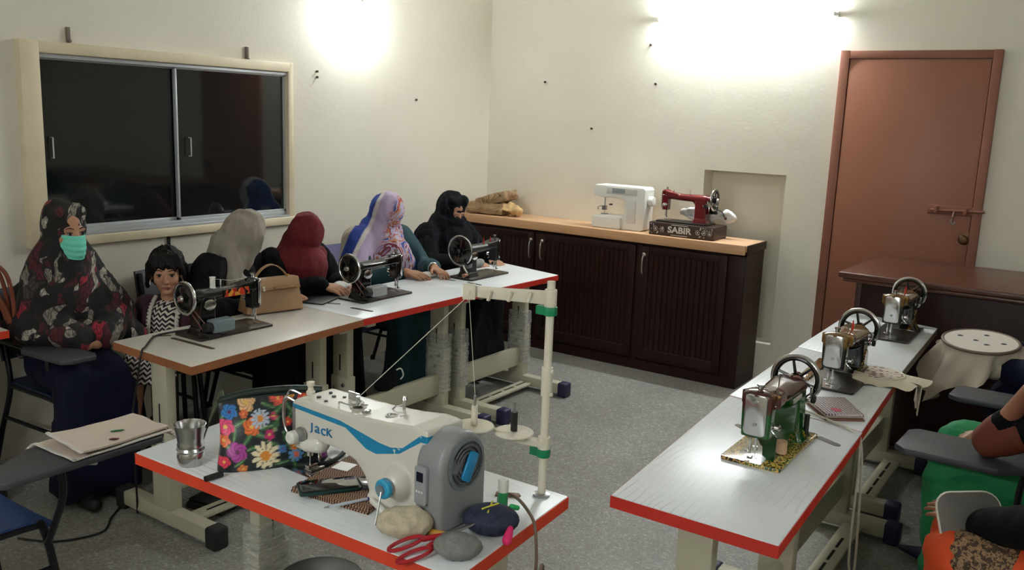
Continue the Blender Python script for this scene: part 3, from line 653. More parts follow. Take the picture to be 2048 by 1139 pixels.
arch = [(-.082, 0), (.085, 0), (.085, .15)]+[(.0015+.0835*math.cos(math.radians(a)), .15+.0835*math.sin(math.radians(a))*1.0) for a in range(15, 180, 15)]+[(-.082, .15)]
hp.prism(arch, .468, .552, 'x')
mh = hp.build('motor_housing', mat('motor_grey', (140, 142, 144), .4, var=.04), jk, .014, 3)
MB().lathe([(.062, 0), (.064, .004), (.056, .005), (.055, -.006), (.0, -.006)], (.552, .005, .155), (1, 0, 0), 36).build('fan_ring', GREYP, mh)
for k, (R_, a0) in enumerate(((.046, .3), (.036, .5), (.027, .4))):
    for q_ in range(2):
        MB().torus((.556, .005, .155), R_, .0028, (1, 0, 0), 20, 6, a0+q_*math.pi, a0+q_*math.pi+2.3).build('fan_vane', mat('motor_dark_grey', (92, 96, 98), .45), mh)
MB().prism(rrect(.034, .072, .008, 4), .556, .562, 'x', Matrix.Translation((0, .012, .148)) @ Matrix.Rotation(math.radians(-28), 4, 'X')).build('blue_badge', mat('badge_blue', (30, 140, 196), .3), mh, .001)
cp = MB().prism(rrect(.036, .095, .008), -.093, -.08, 'y', Matrix.Translation((.497, 0, .115))).build('control_panel', mat('panel_grey', (150, 152, 156), .4), mh, .002)
MB().box(.487, .507, -.0945, -.0925, .125, .148).build('display', mat('display_dark', (14, 18, 40), .15), cp)
for i in range(3): MB().cyl((.488+.008*i, -.094, .10), (.488+.008*i, -.0925, .10), .003, None, 8).build('button', WHT, cp)
dl = MB().lathe([(.022, 0), (.024, .003), (.024, .018), (.02, .022), (.0, .022)], (.40, -.10, .085), (0, -1, 0), 28).build('stitch_dial', m_worn('dial_blue', (40, 150, 190), (150, 150, 150), .5), jk, .001)
MB().cyl((.40, -.121, .085), (.40, -.127, .085), .012, None, 16).build('dial_centre', GREYP, dl)
MB().frus((.33, -.088, .028), (.012, .014), (.475, -.125, .016), (.012, .016), 'x').build('reverse_lever', WHT, jk, .004)
MB().cyl((.405, -.126, .083), (.415, -.155, .012), .0025, None, 8).build('lever_rod', CHROME, jk)
LOGO = mat('logo_blue', (30, 118, 172), .4)
for ch, x, sz, dz in (('J', .083, .030, 0), ('a', .104, .040, .0012), ('c', .127, .040, .0012), ('K', .150, .030, 0)):
    text('lettering', ch, sz, LOGO, jk, axes((1, 0, 0), (0, 0, 1), (x, -.0635, .146+dz)), .0012, 1.2)
hd = MB().cyl((.035, -.03, .115), (.035, -.03, .052), .006).cyl((.035, -.03, .06), (.035, -.03, .046), .009).cyl((.035, -.03, .05), (.035, -.03, .008), .0012, None, 6).build('needle_bar', CHROME, jk)
MB().cyl((.038, .0, .10), (.038, 0, .02), .0055).box(.022, .052, -.04, .008, .004, .009).box(.028, .044, -.042, -.01, .009, .02).build('presser_foot', CHROME, jk, .001)
MB().prism(rrect(.16, .13, .01, cx=.03, cy=0), -.0, .003).build('needle_plate', CHROME, jk, .001)
MB().cap((.055, -.055, .088), (.095, -.045, .098), .02, .026).blob('tension_cover', mat('clear_white', (226, 224, 216), .2), jk, .004, 4)
fk = MB().lathe([(.016, 0), (.018, .004), (.018, .022), (.012, .028), (.0, .028)], (.02, -.062, .105), (0, -1, 0), 20).build('tension_knob', WHT, jk, .001)
MB().lathe([(.02, 0), (.02, .004)], (.045, -.066, .118), (0, -1, 0), 18).build('tension_disc', STEEL, jk)
MB().tube(bez([(-.004, -.05, .195), (-.03, -.06, .20), (-.035, -.062, .15), (-.02, -.064, .11), (.01, -.066, .10)], 6), .0035, 8).tube(bez([(0, -.03, .21), (-.03, -.045, .215), (-.045, -.05, .16), (-.03, -.06, .12)], 6), .003, 8).build('take_up_guard', CHROME, jk)
MB().box(.008, .016, -.067, -.061, .12, .185).build('take_up_lever', STEEL, jk, .001)
MB().lathe([(.012, 0), (.012, .008), (.008, .012), (.007, .02), (.011, .026), (.011, .034), (.0, .036)], (.015, -.01, .208), n=18).build('oil_cap', CREAM, jk)
for x, y, r_ in ((.06, -.02, .006), (.085, .01, .006), (.10, -.03, .005), (.055, .025, .005), (.11, .025, .005)):
    MB().cyl((x, y, .209), (x, y, .215), r_, None, 12).build('top_hole', BLK, jk)
tp = MB().lathe([(.02, 0), (.022, .004), (.010, .006), (.016, .01), (.016, .014), (.005, .016), (.005, .03), (.0, .03)], (.20, -.01, .214), n=22).build('bobbin_winder', CHROME, jk)
MB().tube(bez([(.15, -.03, .217), (.165, -.04, .228), (.2, -.035, .226), (.225, .0, .224)], 5), .002, 6).tube([(.20, -.01, .235), (.225, -.02, .238)], .003, 6).box(.13, .17, .02, .024, .214, .236).build('winder_arm', CHROME, tp)
MB().cyl((.255, -.03, .214), (.255, -.03, .225), .005, None, 10).cyl((.255, -.045, .222), (.255, -.02, .222), .004, None, 8).build('thread_guide', CHROME, jk)
for x, y in ((.325, -.015), (.36, -.005)):
    h = MB().lathe([(.016, 0), (.016, .004), (.011, .005), (.010, .001), (.0, .001)], (x, y, .221), n=20).build('cap_ring', CHROME, jk)
MB().cyl((.31, .045, .218), (.31, .045, .25), .004, None, 10).cyl((.31, .045, .248), (.31, .045, .256), .008, .005, 10).tube([(.31, .045, .235), (.295, .03, .23), (.285, .028, .22)], .002, 6).build('thread_post', CHROME, jk)
# --- thread stand
ts = thing('thread_stand', 'cream pole thread stand with two spool discs and green clamps on the foreground table', 'thread stand', (-1.131, 1.842, TZ))
MB().lathe([(.022, 0), (.022, .005), (.014, .008)], n=20).build('base_flange', STEEL, ts)
MB().cyl((0, 0, 0), (0, 0, .30), .0105).cyl((0, 0, .30), (0, 0, .565), .0105).build('pole', CREAM, ts)
MB().cyl((0, 0, .27), (0, 0, .345), .0145).cyl((0, 0, .275), (.018, 0, .275), .005).cyl((0, 0, .335), (.018, 0, .335), .005).build('joint_sleeve', CREAM, ts, .001)
for z in (.49, .118): MB().cyl((0, 0, z-.011), (0, 0, z+.011), .018, None, 24).box(-.036, -.01, -.012, .012, z-.011, z+.011).build('clamp', GREEN, ts, .002)
ad = V(-.160, -.109, 0).normalized()
ar = MB(); p0 = V(0, 0, .522); p1 = p0+ad*.203+V(0, 0, .010)
ar.add([p0+V(0,0,-.018), p0+V(0,0,.018), p1+V(0,0,.014), p1+V(0,0,-.014)]+[p+V(ad.y, -ad.x, 0)*.006 for p in (p0+V(0,0,-.018), p0+V(0,0,.018), p1+V(0,0,.014), p1+V(0,0,-.014))], [(0,1,2,3),(4,5,6,7)[::-1],(0,4,5,1),(1,5,6,2),(2,6,7,3),(3,7,4,0)])
arm = ar.build('guide_arm', CREAM, ts, .002)
MB().cyl((0, 0, .50), (0, 0, .545), .0155, None, 24).build('arm_collar', CREAM, ts, .002)
for k in range(4): q_ = p0+ad*(.05+.05*k); MB().box(-.003, .003, -.008, .0, -.012, .014, Matrix.Translation(q_) @ Matrix.Rotation(.3, 4, 'Y')).build('thread_eye', CREAM, arm)
MB().box(-.016, .016, -.008, .008, -.02, .018, Matrix.Translation(p1) @ Matrix.Rotation(math.atan2(ad.y, ad.x), 4, 'Z')).build('guide_end', CREAM, arm, .002)
bd = V(-.13, -.085, 0)
MB().add([V(-.01, .012, .134), V(.01, -.012, .134), V(.01, -.012, .150), V(-.01, .012, .150)]+[V(-.07, -.035, .150), V(-.055, -.06, .150), V(-.055, -.06, .158), V(-.07, -.035, .158)], [(0,1,2,3),(7,6,5,4),(0,4,5,1),(1,5,6,2),(2,6,7,3),(3,7,4,0)]).cyl((0, 0, .128), (0, 0, .16), .016).build('disc_bracket', CREAM, ts)
for k, (c, m_, rr) in enumerate((((-.150, -.100, .178), CREAM, .0), ((-.066, -.042, .165), BLK, 0))):
    d = MB().lathe([(.0, .0), (.05, .0), (.052, .003), (.05, .006), (.0, .006)], c, n=32).build('spool_disc', CREAM, ts)
    MB().cyl(V(c)+V(0,0,.006), V(c)+V(0,0,.085), .0035, None, 10).build('spindle', STEEL, d)
    MB().cyl(V(c)+V(0,0,.008), V(c)+V(0,0,.058), .009, .008 if k == 0 else .009, 16).build('thread_spool', CREAM if k == 0 else BLK, d)
MB().tube([V(-.066, -.042, .17), V(-.150, -.1, .178)], .005, 6).build('disc_link', CREAM, ts)
e_ = p1
jm = Matrix.Translation(V(-1.735, 1.605, TZ)-V(-1.131, 1.842, TZ)) @ Matrix.Rotation(math.radians(-3), 4, 'Z')
MB().tube([e_+V(0,0,-.01), jm @ V(.21, -.02, .245)], .0011, 5).build('thread', THR, ts)
MB().tube([e_+V(0,0,-.01), V(-.150, -.1, .262)], .0008, 5).build('thread', THR, ts)
# ================================================================ chairs
TUBE = mat('black_tube', (20, 20, 24), .35, .4); SEATB = mat('blue_seat', (26, 56, 104), .4, var=.12, vs=10); TABM = mat('charcoal_board', (58, 58, 64), .5, var=.12, vs=14)
def make_chair(label, loc, rz, seatm=SEATB, tablet=True, tl=(-.06, .46), ty=-.29, tw=.20, tz=.665, group='tablet arm chairs', tilt=0, tilted=0):
    c = thing('chair', label, 'chair', loc, rz, group)
    def sf(u, v):
        x = -.21+.43*u; y = (v-.5)*.42*(1-.12*(1-u)); return (x, y, .445-.018*math.cos((v-.5)*math.pi)*math.sin(min(1, u*1.2)*math.pi*.9)-.03*max(0, u-.8)/.2)
    MB().grid(sf, 10, 10, .012).build('seat', seatm, c, sharp=60)
    def bf(u, v):
        z = .54+.31*u; y = (v-.5)*.42; return (-.235-.09*u-.03*math.cos((v-.5)*math.pi)+.03, y*(1-.06*u*u), z)
    MB().grid(bf, 8, 10, .012).build('backrest', seatm, c, sharp=60)
    for s in (-1, 1):
        MB().tube(bez([(.24, s*.215, 0), (.215, s*.21, .2), (.185, s*.2, .40), (.15, s*.2, .425), (-.05, s*.19, .425), (-.19, s*.185, .425)], 6), .0125, 10).build('leg', TUBE, c)
        MB().tube(bez([(-.31, s*.215, 0), (-.25, s*.205, .2), (-.185, s*.19, .42), (-.215, s*.185, .6), (-.275, s*.175, .84)], 6), .0125, 10).build('leg', TUBE, c)
        for x in (.24, -.31): MB().cyl((x, s*.215, 0), (x-.003, s*.215, .03), .017, .015, 12).build('foot_cap', RUB, c)
    MB().tube([(-.235, -.2, .27), (.205, -.205, .27)], .009, 8).tube([(-.235, .2, .27), (.205, .205, .27)], .009, 8).tube([(.19, -.2, .40), (.19, .2, .40)], .01, 8).tube([(-.185, -.19, .415), (-.185, .19, .415)], .01, 8).build('stretcher', TUBE, c)
    if tablet:
        poly = [(tl[0], ty-tw*.32), (tl[0]+.04, ty-tw*.5), (tl[1]-.03, ty-tw*.5), (tl[1], ty-tw*.5+.035), (tl[1]+.008, ty+tw*.35), (tl[1]-.03, ty+tw*.5), (tl[0]+.2, ty+tw*.5), (tl[0]+.1, ty+tw*.2), (tl[0], ty+tw*.1)]
        M4 = Matrix.Translation((0, 0, tz)) @ Matrix.Rotation(tilt, 4, 'X')
        tb = MB().prism(poly, -.011, .011, 'z', M4).build('writing_tablet', TABM, c, .006, 3)
        MB().tube(bez([(.19, -.21, .36), (.2, ty+.02, .50), (.2, ty, .58), (.19, ty, tz-.02)], 6), .011, 10).build('tablet_post', TUBE, c)
        MB().tube(bez([(-.235, -.19, .62), (-.18, ty+.03, tz-.03), (-.02, ty, tz-.017), (.32, ty, tz-.017)], 6), .010, 8).build('tablet_arm', TUBE, c)
    return c
make_chair('blue seated tablet chair in the foreground with folded cloth on its arm', (-2.81, 1.13, 0), math.pi/2, ty=-.30, tl=(-.05, .50), tw=.21)
make_chair('blue tablet arm chair under the masked woman', (-3.87, 2.13, 0), math.radians(4), mat('navy_seat', (22, 36, 66), .5), tl=(.10, .44), tw=.16, ty=-.24)
LIL = mat('lilac_seat', (96, 92, 134), .45); TEAL = mat('teal_seat', (34, 84, 96), .45)
make_chair('chair under the woman in the grey headscarf', (-3.86, 2.83, 0), 0, mat('black_seat', (22, 22, 26), .5), tablet=False)
make_chair('chair under the woman in the maroon headscarf', (-3.86, 3.30, 0), 0, MATS['black_seat'], tablet=False)
make_chair('lilac chair under the woman in the blue and white scarf', (-3.86, 4.00, 0), 0, LIL, tablet=False)
make_chair('teal chair under the woman in the black face veil', (-3.86, 4.66, 0), 0, TEAL, tablet=False)
make_chair('tablet chair of the person in orange trousers', (.06, 2.92, 0), math.pi, tl=(.06, .57), ty=-.29, tw=.26)
make_chair('tablet chair of the person in green trousers', (.08, 3.66, 0), math.pi, tl=(.04, .54), ty=-.30, tw=.2)
make_chair('chair of the person in navy beside the big embroidery hoop', (.16, 4.45, 0), math.pi, tablet=False)
st = thing('stool', 'small dark stool under the child', 'stool', (-3.68, 2.555, 0))
MB().lathe([(.0, .45), (.13, .45), (.14, .455), (.14, .47), (.13, .478), (0, .478)], n=28).build('seat', TUBE, st)
for a in range(4): MB().tube([(.09*math.cos(a*1.571+.78), .09*math.sin(a*1.571+.78), .45), (.13*math.cos(a*1.571+.78), .13*math.sin(a*1.571+.78), 0)], .012, 8).build('leg', TUBE, st)
st = thing('stool', 'black cushioned stool under the foreground sewing table', 'stool', (-1.69, 1.60, 0))
MB().lathe([(.0, .38), (.11, .38), (.12, .39), (.122, .42), (.115, .438), (.09, .448), (0, .452)], n=32).build('seat', BLK, st)
for a in range(4): MB().tube([(.1*math.cos(a*1.571+.3), .1*math.sin(a*1.571+.3), .38), (.15*math.cos(a*1.571+.3), .15*math.sin(a*1.571+.3), 0)], .011, 8).build('leg', TUBE, st)
# ================================================================ people
def skin(name, c):
    N = NT(name); b = s2l(c); N.col(N.mix(N.noise(30, 3), tuple(x*.9 for x in b), tuple(min(1, x*1.08) for x in b))).set(.5, spec=.4)
    N.b.inputs['Subsurface Weight'].default_value = .06; N.b.inputs['Subsurface Radius'].default_value = (.02, .008, .004); return N.m
SK = skin('skin', (176, 128, 100)); SK2 = skin('skin_child', (186, 136, 108)); SK3 = skin('skin_dark', (150, 100, 76))
EYEW = mat('eye_white', (150, 138, 130), .3); IRIS = mat('iris', (30, 18, 12), .12); HAIR = mat('black_hair', (13, 9, 8), .6, var=.5, vs=90, bump=.6, bs=120, spec=.2); LIP = mat('lips', (150, 86, 78), .5)
def hand(M, w, d, up, s=1., curl=.5, ts=1, spread=0):
    w = V(w); d = V(d).normalized(); up = V(up); up = (up-d*up.dot(d)).normalized(); sd = up.cross(d)*ts
    for i in range(4):
        o = i-1.5; k0 = w+sd*o*-.011*s; kn = w+d*.082*s+sd*o*-.0205*s+up*.004*s*(1-abs(o))
        M.cap(k0, kn, .0135*s, .0105*s, 8)
        L = (.072, .080, .075, .058)[i]*s; a = curl; dd = (d+sd*(-o)*(.04+spread)).normalized(); p = kn
        for q, (fr, rr) in enumerate(((.45, .0092), (.32, .0082), (.23, .0072))):
            dd = (dd*math.cos(a)-up*math.sin(a)).normalized() if q else (dd*math.cos(a*.7)-up*math.sin(a*.7)).normalized()
            n_ = p+dd*L*fr; M.cap(p, n_, rr*s, rr*.92*s, 8); p = n_
    b = w+d*.022*s+sd*.022*s; t1 = (d*.65+sd*.7-up*.25).normalized(); t2 = (d*.9+sd*.25-up*.3).normalized()
    M.cap(w+d*.01*s+sd*.008*s, b, .014*s, .012*s, 8); M.cap(b, b+t1*.038*s, .012*s, .010*s, 8); M.cap(b+t1*.038*s, b+t1*.038*s+t2*.03*s, .0095*s, .008*s, 8)
def headgeo(M, T, s=1., nose=True, child=False):
    def E(c, r): M.ell(T @ (V(c)*s), V(r)*s, T.to_3x3(), 20)
    def K(a, b, r0, r1): M.cap(T @ (V(a)*s), T @ (V(b)*s), r0*s, r1*s, 10)
    E((-.012, 0, .025), (.098, .079, .098)); E((.022, 0, -.02), (.076, .066, .092)); E((.035, 0, -.065), (.055, .050, .048)); E((.068, 0, -.098), (.022, .026, .018))
    for y in (-1, 1): E((.05, y*.036, -.035), (.036, .028, .03)); E((-.005, y*.078, -.02), (.018, .008, .03))
    K((.094, 0, .004), (.112, 0, -.036), .008, .0125)
    for y in (-1, 1): E((.102, y*.011, -.038), (.009, .008, .007)); K((.082, y*.014, .018), (.078, y*.045, .016), .010, .009)
    E((.09, 0, -.066), (.013, .024, .010))
def face(T, s, parent, brow=HAIR, lip=True):
    def w(c): return T @ (V(c)*s)
    for y in (-1, 1):
        e = MB().ell(w((.083, y*.031, -.002)), (.011*s,)*3, None, 14).build('eye', EYEW, parent)
        MB().ell(w((.0882, y*.0315, -.0015)), (.0078*s,)*3, None, 10).build('iris', IRIS, e)
        MB().tube([w((.0905, y*.017, .003)), w((.0955, y*.030, .0075)), w((.088, y*.046, .002))], .0019*s, 6).build('eyelid', brow, e)
        MB().tube([w((.0945, y*.014, .022)), w((.0915, y*.033, .028)), w((.079, y*.052, .022))], [.0018*s, .0024*s, .001*s], 6).build('eyebrow', brow, parent)
    if lip:
        MB().tube([w((.094, -.022, -.066)), w((.103, -.008, -.062)), w((.104, 0, -.064)), w((.103, .008, -.062)), w((.094, .022, -.066))], [.001*s, .0036*s, .003*s, .0036*s, .001*s], 8).tube([w((.094, -.02, -.067)), w((.103, 0, -.071)), w((.094, .02, -.067))], [.001*s, .0045*s, .001*s], 8).build('lips', LIP, parent)
def joints(s=1., lean=0, pitch=0, yaw=0, roll=0, armR=None, armL=None, kneeR=None, kneeL=None, hipz=.53, tw=0):
    L = math.radians(lean); u = V(math.sin(L), 0, math.cos(L)); hip = V(0, 0, hipz)
    Rz = Matrix.Rotation(math.radians(tw), 3, 'Z')
    J = dict(s=s, u=u, hip=hip, chest=hip+Rz@(u*.28*s), neck=hip+Rz@(u*.45*s))
    for k, y in (('R', -1), ('L', 1)):
        J['sh'+k] = hip+Rz@(u*.41*s+V(0, y*.165*s, 0)); J['hp'+k] = hip+V(0, y*.085*s, -.02*s)
    J['hc'] = J['neck']+Rz@(V(u.x*.10+.035, 0, u.z*.137)*s)
    J['T'] = Matrix.Translation(J['hc']) @ Matrix.Rotation(math.radians(yaw), 4, 'Z') @ Matrix.Rotation(math.radians(pitch), 4, 'Y') @ Matrix.Rotation(math.radians(roll), 4, 'X') @ Matrix.Scale(.9, 4)
    J['elR'], J['wrR'] = (V(a) for a in (armR or ((.02, -.27*s, .72), (.24*s, -.12*s, .66))))
    J['elL'], J['wrL'] = (V(a) for a in (armL or ((.02, .27*s, .72), (.24*s, .12*s, .66))))
    J['kR'], J['aR'] = (V(a) for a in (kneeR or ((.43*s, -.11*s, hipz), (.42*s, -.11*s, .08))))
    J['kL'], J['aL'] = (V(a) for a in (kneeL or ((.43*s, .11*s, hipz), (.42*s, .11*s, .08))))
    return J
def bodygeo(J, hands=None, feet=True, head=True):
    s = J['s']; M = MB()
    M.ell(J['hip'], (.12*s, .15*s, .10*s)).cap(J['hip'], J['chest'], .11*s, .12*s).cap(J['shR']*.9+J['neck']*.1, J['shL']*.9+J['neck']*.1, .055*s).cap(J['chest'], J['neck'], .11*s, .06*s).cap(J['neck'], J['T'] @ V(-.01*s, 0, -.05*s), .05*s, .046*s)
    for k in 'RL':
        M.chain([J['sh'+k], J['el'+k], J['wr'+k]], [.048*s, .038*s, .026*s]); M.chain([J['hp'+k], J['k'+k], J['a'+k]], [.08*s, .055*s, .036*s])
        if feet: d = (J['k'+k]-J['hp'+k]); d.z = 0; d.normalize(); M.cap(J['a'+k]-V(0,0,.035*s)-d*.03*s, J['a'+k]-V(0,0,.05*s)+d*.14*s, .034*s, .024*s)
        hd = (hands or {}).get(k)
        if hd: hand(M, J['wr'+k], hd[0], hd[1], s*hd[2] if len(hd) > 2 else s, hd[3] if len(hd) > 3 else .4, 1 if k == 'R' else -1)
        else: M.ell(J['wr'+k]+(J['wr'+k]-J['el'+k]).normalized()*.05*s, .03*s)
    if head: headgeo(M, J['T'], s)
    return M
def gowngeo(J, t=.022, skirt=True, sleeve=1., hem=.03, flare=.13):
    s = J['s']; M = MB()
    M.ell(J['hip'], ((.15+t)*s, (.18+t)*s, (.12+t)*s)).cap(J['hip'], J['chest'], (.12+t)*s, (.13+t)*s).cap(J['chest'], J['hip']+J['u']*.36*s, (.13+t)*s, (.11+t)*s)
    M.cap(J['shR'], J['shL'], (.058+t*.5)*s)
    for k in 'RL': M.cap(J['hip']+J['u']*.43*s, J['sh'+k]-V(0,0,.02*s), (.06+t*.4)*s, (.066+t*.5)*s)
    M.ell(J['chest']+V(0,0,.02), ((.125+t)*s, (.17+t)*s, .15*s))
    for k in 'RL':
        e = J['el'+k]; w = e+(J['wr'+k]-e)*sleeve
        M.chain([J['sh'+k], e, w], [(.056+t)*s, (.05+t)*s, (.038+t*.7)*s]); M.cap(J['hp'+k], J['k'+k], (.095+t)*s, (.07+t)*s)
        a = V(J['a'+k]); a.z = hem+.06
        if skirt: M.cap(J['k'+k], a, (.07+t)*s, .075*s)
    if skirt:
        kn = (J['kR']+J['kL'])/2; a = (J['aR']+J['aL'])/2; a.z = hem
        M.ell((J['hip']+kn)/2, (.22*s, .17*s, .085*s)); M.frus(a, (.2*s, (abs(J['aL'].y-J['aR'].y)+.2)*s), (kn.x, kn.y, kn.z-.02), (.13*s, (abs(J['kL'].y-J['kR'].y)+.14)*s))
    return M
def hoodgeo(J, shift=-.035, big=1., neckr=.10, drape=.0, M=None):
    s = J['s']; T = J['T']; M = M or MB(); R3 = T.to_3x3()
    M.ell(T @ V(shift*s, 0, .012*s), V(.116, .1, .132)*s*big, R3, 22); M.ell(T @ V((shift-.012)*s, 0, -.06*s), V(.10, .092, .10)*s*big, R3, 20)
    M.cap(T @ V(-.02*s, 0, -.10*s), J['neck']+J['u']*.0*s, .082*s*big, neckr*s); M.ell(T @ V(.018*s, 0, -.135*s), V(.07, .07, .045)*s, R3, 16)
    return M
def person(label, loc, rz, group=None): return thing('person', label, 'person', loc, rz, group)
SIT = 'women seated along the left wall'
BLKC = mat('black_cloth', (9, 9, 12), .9, var=.3, vs=20, bump=.4, bs=22, bd=.006, spec=.2); NAVY = mat('navy_cloth', (13, 17, 40), .9, var=.25, vs=18, bump=.4, bs=22, bd=.006, spec=.2)
SHOE = mat('dark_shoe', (20, 19, 22), .5)
def shoes(J, p, m=SHOE, L=.15):
    s = J['s']
    for k in 'RL':
        d = (J['k'+k]-J['hp'+k]); d.z = 0; d.normalize(); a = V(J['a'+k]); a.z = J['a'+k].z-.08*s+.035*s
        MB().cap(a-d*.045*s, a+d*L*s, .04*s, .03*s).ell(a+d*.05*s-V(0,0,.012*s), (.10*s, .042*s, .022*s), Matrix.Rotation(math.atan2(d.y, d.x), 3, 'Z')).blob('shoe', m, p, .006, 3)
# --- masked woman
def m_strokes():
    N = NT('brush_stroke_print'); v = N.map((1, 1, 1), (.5, .6, .3)); n_ = N.noise(7, 2, .5, v, 'Color')
    a = N.n('ShaderNodeVectorMath', operation='MULTIPLY_ADD'); N.l(n_, a.inputs[0]); a.inputs[1].default_value = (.16,)*3; N.l(v, a.inputs[2])
    mp = N.map((31, 31, 8), v=a.outputs[0]); c = N.vor(1., mp, 'Color'); e = N.vor(1., mp, feature='DISTANCE_TO_EDGE')
    k = N.ramp(N.xyz(c)[0], [(0, (20, 16, 18)), (.30, (84, 22, 34)), (.44, (22, 18, 20)), (.56, (140, 132, 122)), (.68, (26, 20, 22)), (.78, (160, 36, 58)), (.85, (186, 176, 164)), (.93, (70, 60, 56))], True)
    st_ = N.ramp(N.noise(1.4, 3, .7, N.map((120, 120, 22), v=v)), [(.42, .25), (.58, 1.)])
    k2 = N.mix(1., k, st_, 'MULTIPLY'); N.col(N.mix(N.ramp(e, [(.03, 1.), (.09, 0.)]), k2, s2l((18, 15, 17)))).set(.85); return N.m
STROKE = m_strokes()
p = person('woman in dark patterned shawl and mint face mask seated below the window', (-3.86, 2.10, 0), math.radians(-8), SIT)
J = joints(1.0, 3, 6, 9, 0, hipz=.565, armR=((.10, -.175, .75), (.23, -.05, .69)), armL=((.09, .205, .75), (.23, .06, .69)), kneeR=((.36, -.10, .545), (.34, -.10, .08)), kneeL=((.34, .06, .545), (.30, .04, .08)))
for k, y in (('R', -1), ('L', 1)): J['sh'+k].y = y*.095; J['sh'+k].z -= .045
bodygeo(J).blob('body', SK, p, .0065, 3); face(J['T'], 1., p, lip=False)
gowngeo(J, .004).blob('gown', NAVY, p, .012, 5, .5, fold())
M = hoodgeo(J, -.038, 1.02, .10); M.cap(J['T'] @ V(.026, -.04, .088), J['T'] @ V(.026, .04, .088), .038, .038)
M.cap(J['neck']-V(.01,0,.02), J['chest'], .115, .15).cap(J['shR']-V(.01,0,.005), J['shL']-V(.01,0,.005), .082).ell(J['chest']+V(.01, 0, -.03), (.16, .20, .24)).ell(V(-.12, 0, .74), (.15, .205, .22)).ell(V(-.20, 0, .66), (.13, .215, .16)).cap(J['T'] @ V(-.03, -.03, -.1), J['shR'], .085, .085).cap(J['T'] @ V(-.03, .03, -.1), J['shL'], .085, .085)
M.chain([J['shR'], J['elR'], J['wrR']+V(.02, -.0, .015)], [.084, .084, .066]).chain([J['shL'], J['elL'], J['wrL']+V(.02, .0, .015)], [.084, .084, .066]).ell(V(.12, .23, .66), (.14, .06, .08)).ell(V(.08, -.02, .84), (.12, .13, .13)).cap(J['T'] @ V(.0, 0, -.13), V(.07, 0, .86), .09, .12)
M.blob('patterned_shawl', STROKE, p, .010, 8, .5, ridge(.02, (10, 10, 3), 3))
T = J['T']
def mk(u, v):
    a = math.radians(-68+136*u); z = -.008-.098*v; r = .106+.026*math.cos(a)*math.sin(.35+v*2.1)+.0016*math.sin(v*26); rr = r*(.80+.20*math.cos(a))*.96
    return T @ V(rr*math.cos(a)*1.0+.006, rr*math.sin(a)*(.68-.10*v), z-.018*math.sin(v*1.57)*math.cos(a))
MB().grid(mk, 24, 26, .002).build('face_mask', mat('mint_mask', (112, 214, 190), .7, var=.05, vs=20), p, sharp=80)
shoes(J, p)
# --- child
p = person('small child in maroon cardigan and zigzag dress seated behind the table end', (-3.665, 2.50, 0), math.radians(-50), 'child')
s = .70; J = joints(s, 0, 4, -14, 3, hipz=.535, armR=((.02, -.175, .66), (.15, -.10, .60)), armL=((.02, .175, .66), (.15, .10, .60)), kneeR=((.175, -.10, .53), (.19, -.115, .275)), kneeL=((.20, .0, .53), (.21, -.01, .275)))
J['neck'] = V(0, 0, .785); J['shR'] = V(-.01, -.105, .765); J['shL'] = V(-.01, .105, .765); J['hc'] = V(.02, 0, .93); J['T'] = Matrix.Translation((.02, 0, .935)) @ Matrix.Rotation(math.radians(12), 4, 'Z') @ Matrix.Rotation(math.radians(4), 4, 'Y')
Jh = dict(J); hs = .86
M = bodygeo(J, head=False, hands={'R': ((1, .5, -.2), (0, 0, 1)), 'L': ((1, -.5, -.2), (0, 0, 1))}); headgeo(M, J['T'], hs); M.cap((0, 0, .80), (.015, 0, .88), .034, .034)
M.blob('body', SK2, p, .0045, 3); face(J['T'], hs, p)
N = NT('zigzag_print'); x, y, z = N.xyz(); u_ = N.math('ADD', y, N.math('MULTIPLY', x, .6)); tri = N.math('PINGPONG', u_, .016); zz = N.math('ADD', z, N.math('MULTIPLY', tri, .9)); w_ = N.math('PINGPONG', zz, .011)
N.col(N.mix(N.math('GREATER_THAN', w_, .0058), s2l((28, 20, 28)), s2l((214, 206, 196)))).set(.8); ZIG = N.m
M = MB().cap((0, 0, .56), (.008, 0, .70), .11, .108).cap((0, -.10, .765), (0, .10, .765), .035).ell((.0, 0, .56), (.135, .15, .08)).cap((.04, -.06, .545), (.175, -.10, .545), .07, .062).cap((.04, .05, .545), (.20, .0, .545), .07, .062).ell((.11, -.03, .55), (.14, .12, .06)).frus((.20, -.05, .455), (.13, .24), (.18, -.05, .56), (.10, .20))
M.blob('zigzag_dress', ZIG, p, .008, 5, .5, fold(.006))
M = MB().cap((-.03, -.115, .77), (-.03, .115, .77), .042).cap((-.035, 0, .6), (-.03, 0, .72), .118, .11)
for k in 'RL': M.chain([J['sh'+k], J['el'+k]+V(0, 0, -.02), J['wr'+k]], [.052, .046, .034])
M.ell((.02, -.085, .67), (.082, .042, .11)).ell((.02, .085, .67), (.082, .042, .11))
MAR = mat('maroon_knit', (52, 20, 34), .85, var=.2, vs=50, bump=.3, bs=160)
cg = M.blob('cardigan', MAR, p, .007, 5, .5, fold(.004))
LACE = mat('white_lace', (206, 198, 190), .8)
for sy in (-1, 1):
    pts = bez([(.0, sy*.055, .81), (.068, sy*.06, .775), (.112, sy*.06, .72), (.118, sy*.062, .65), (.10, sy*.05, .60)], 8)
    l_ = MB().tube(pts, .007, 6)
    for q in pts[::2]: l_.ell(q+V(.003, sy*.006, 0), .008, None, 6)
    l_.build('lace_trim', LACE, cg)
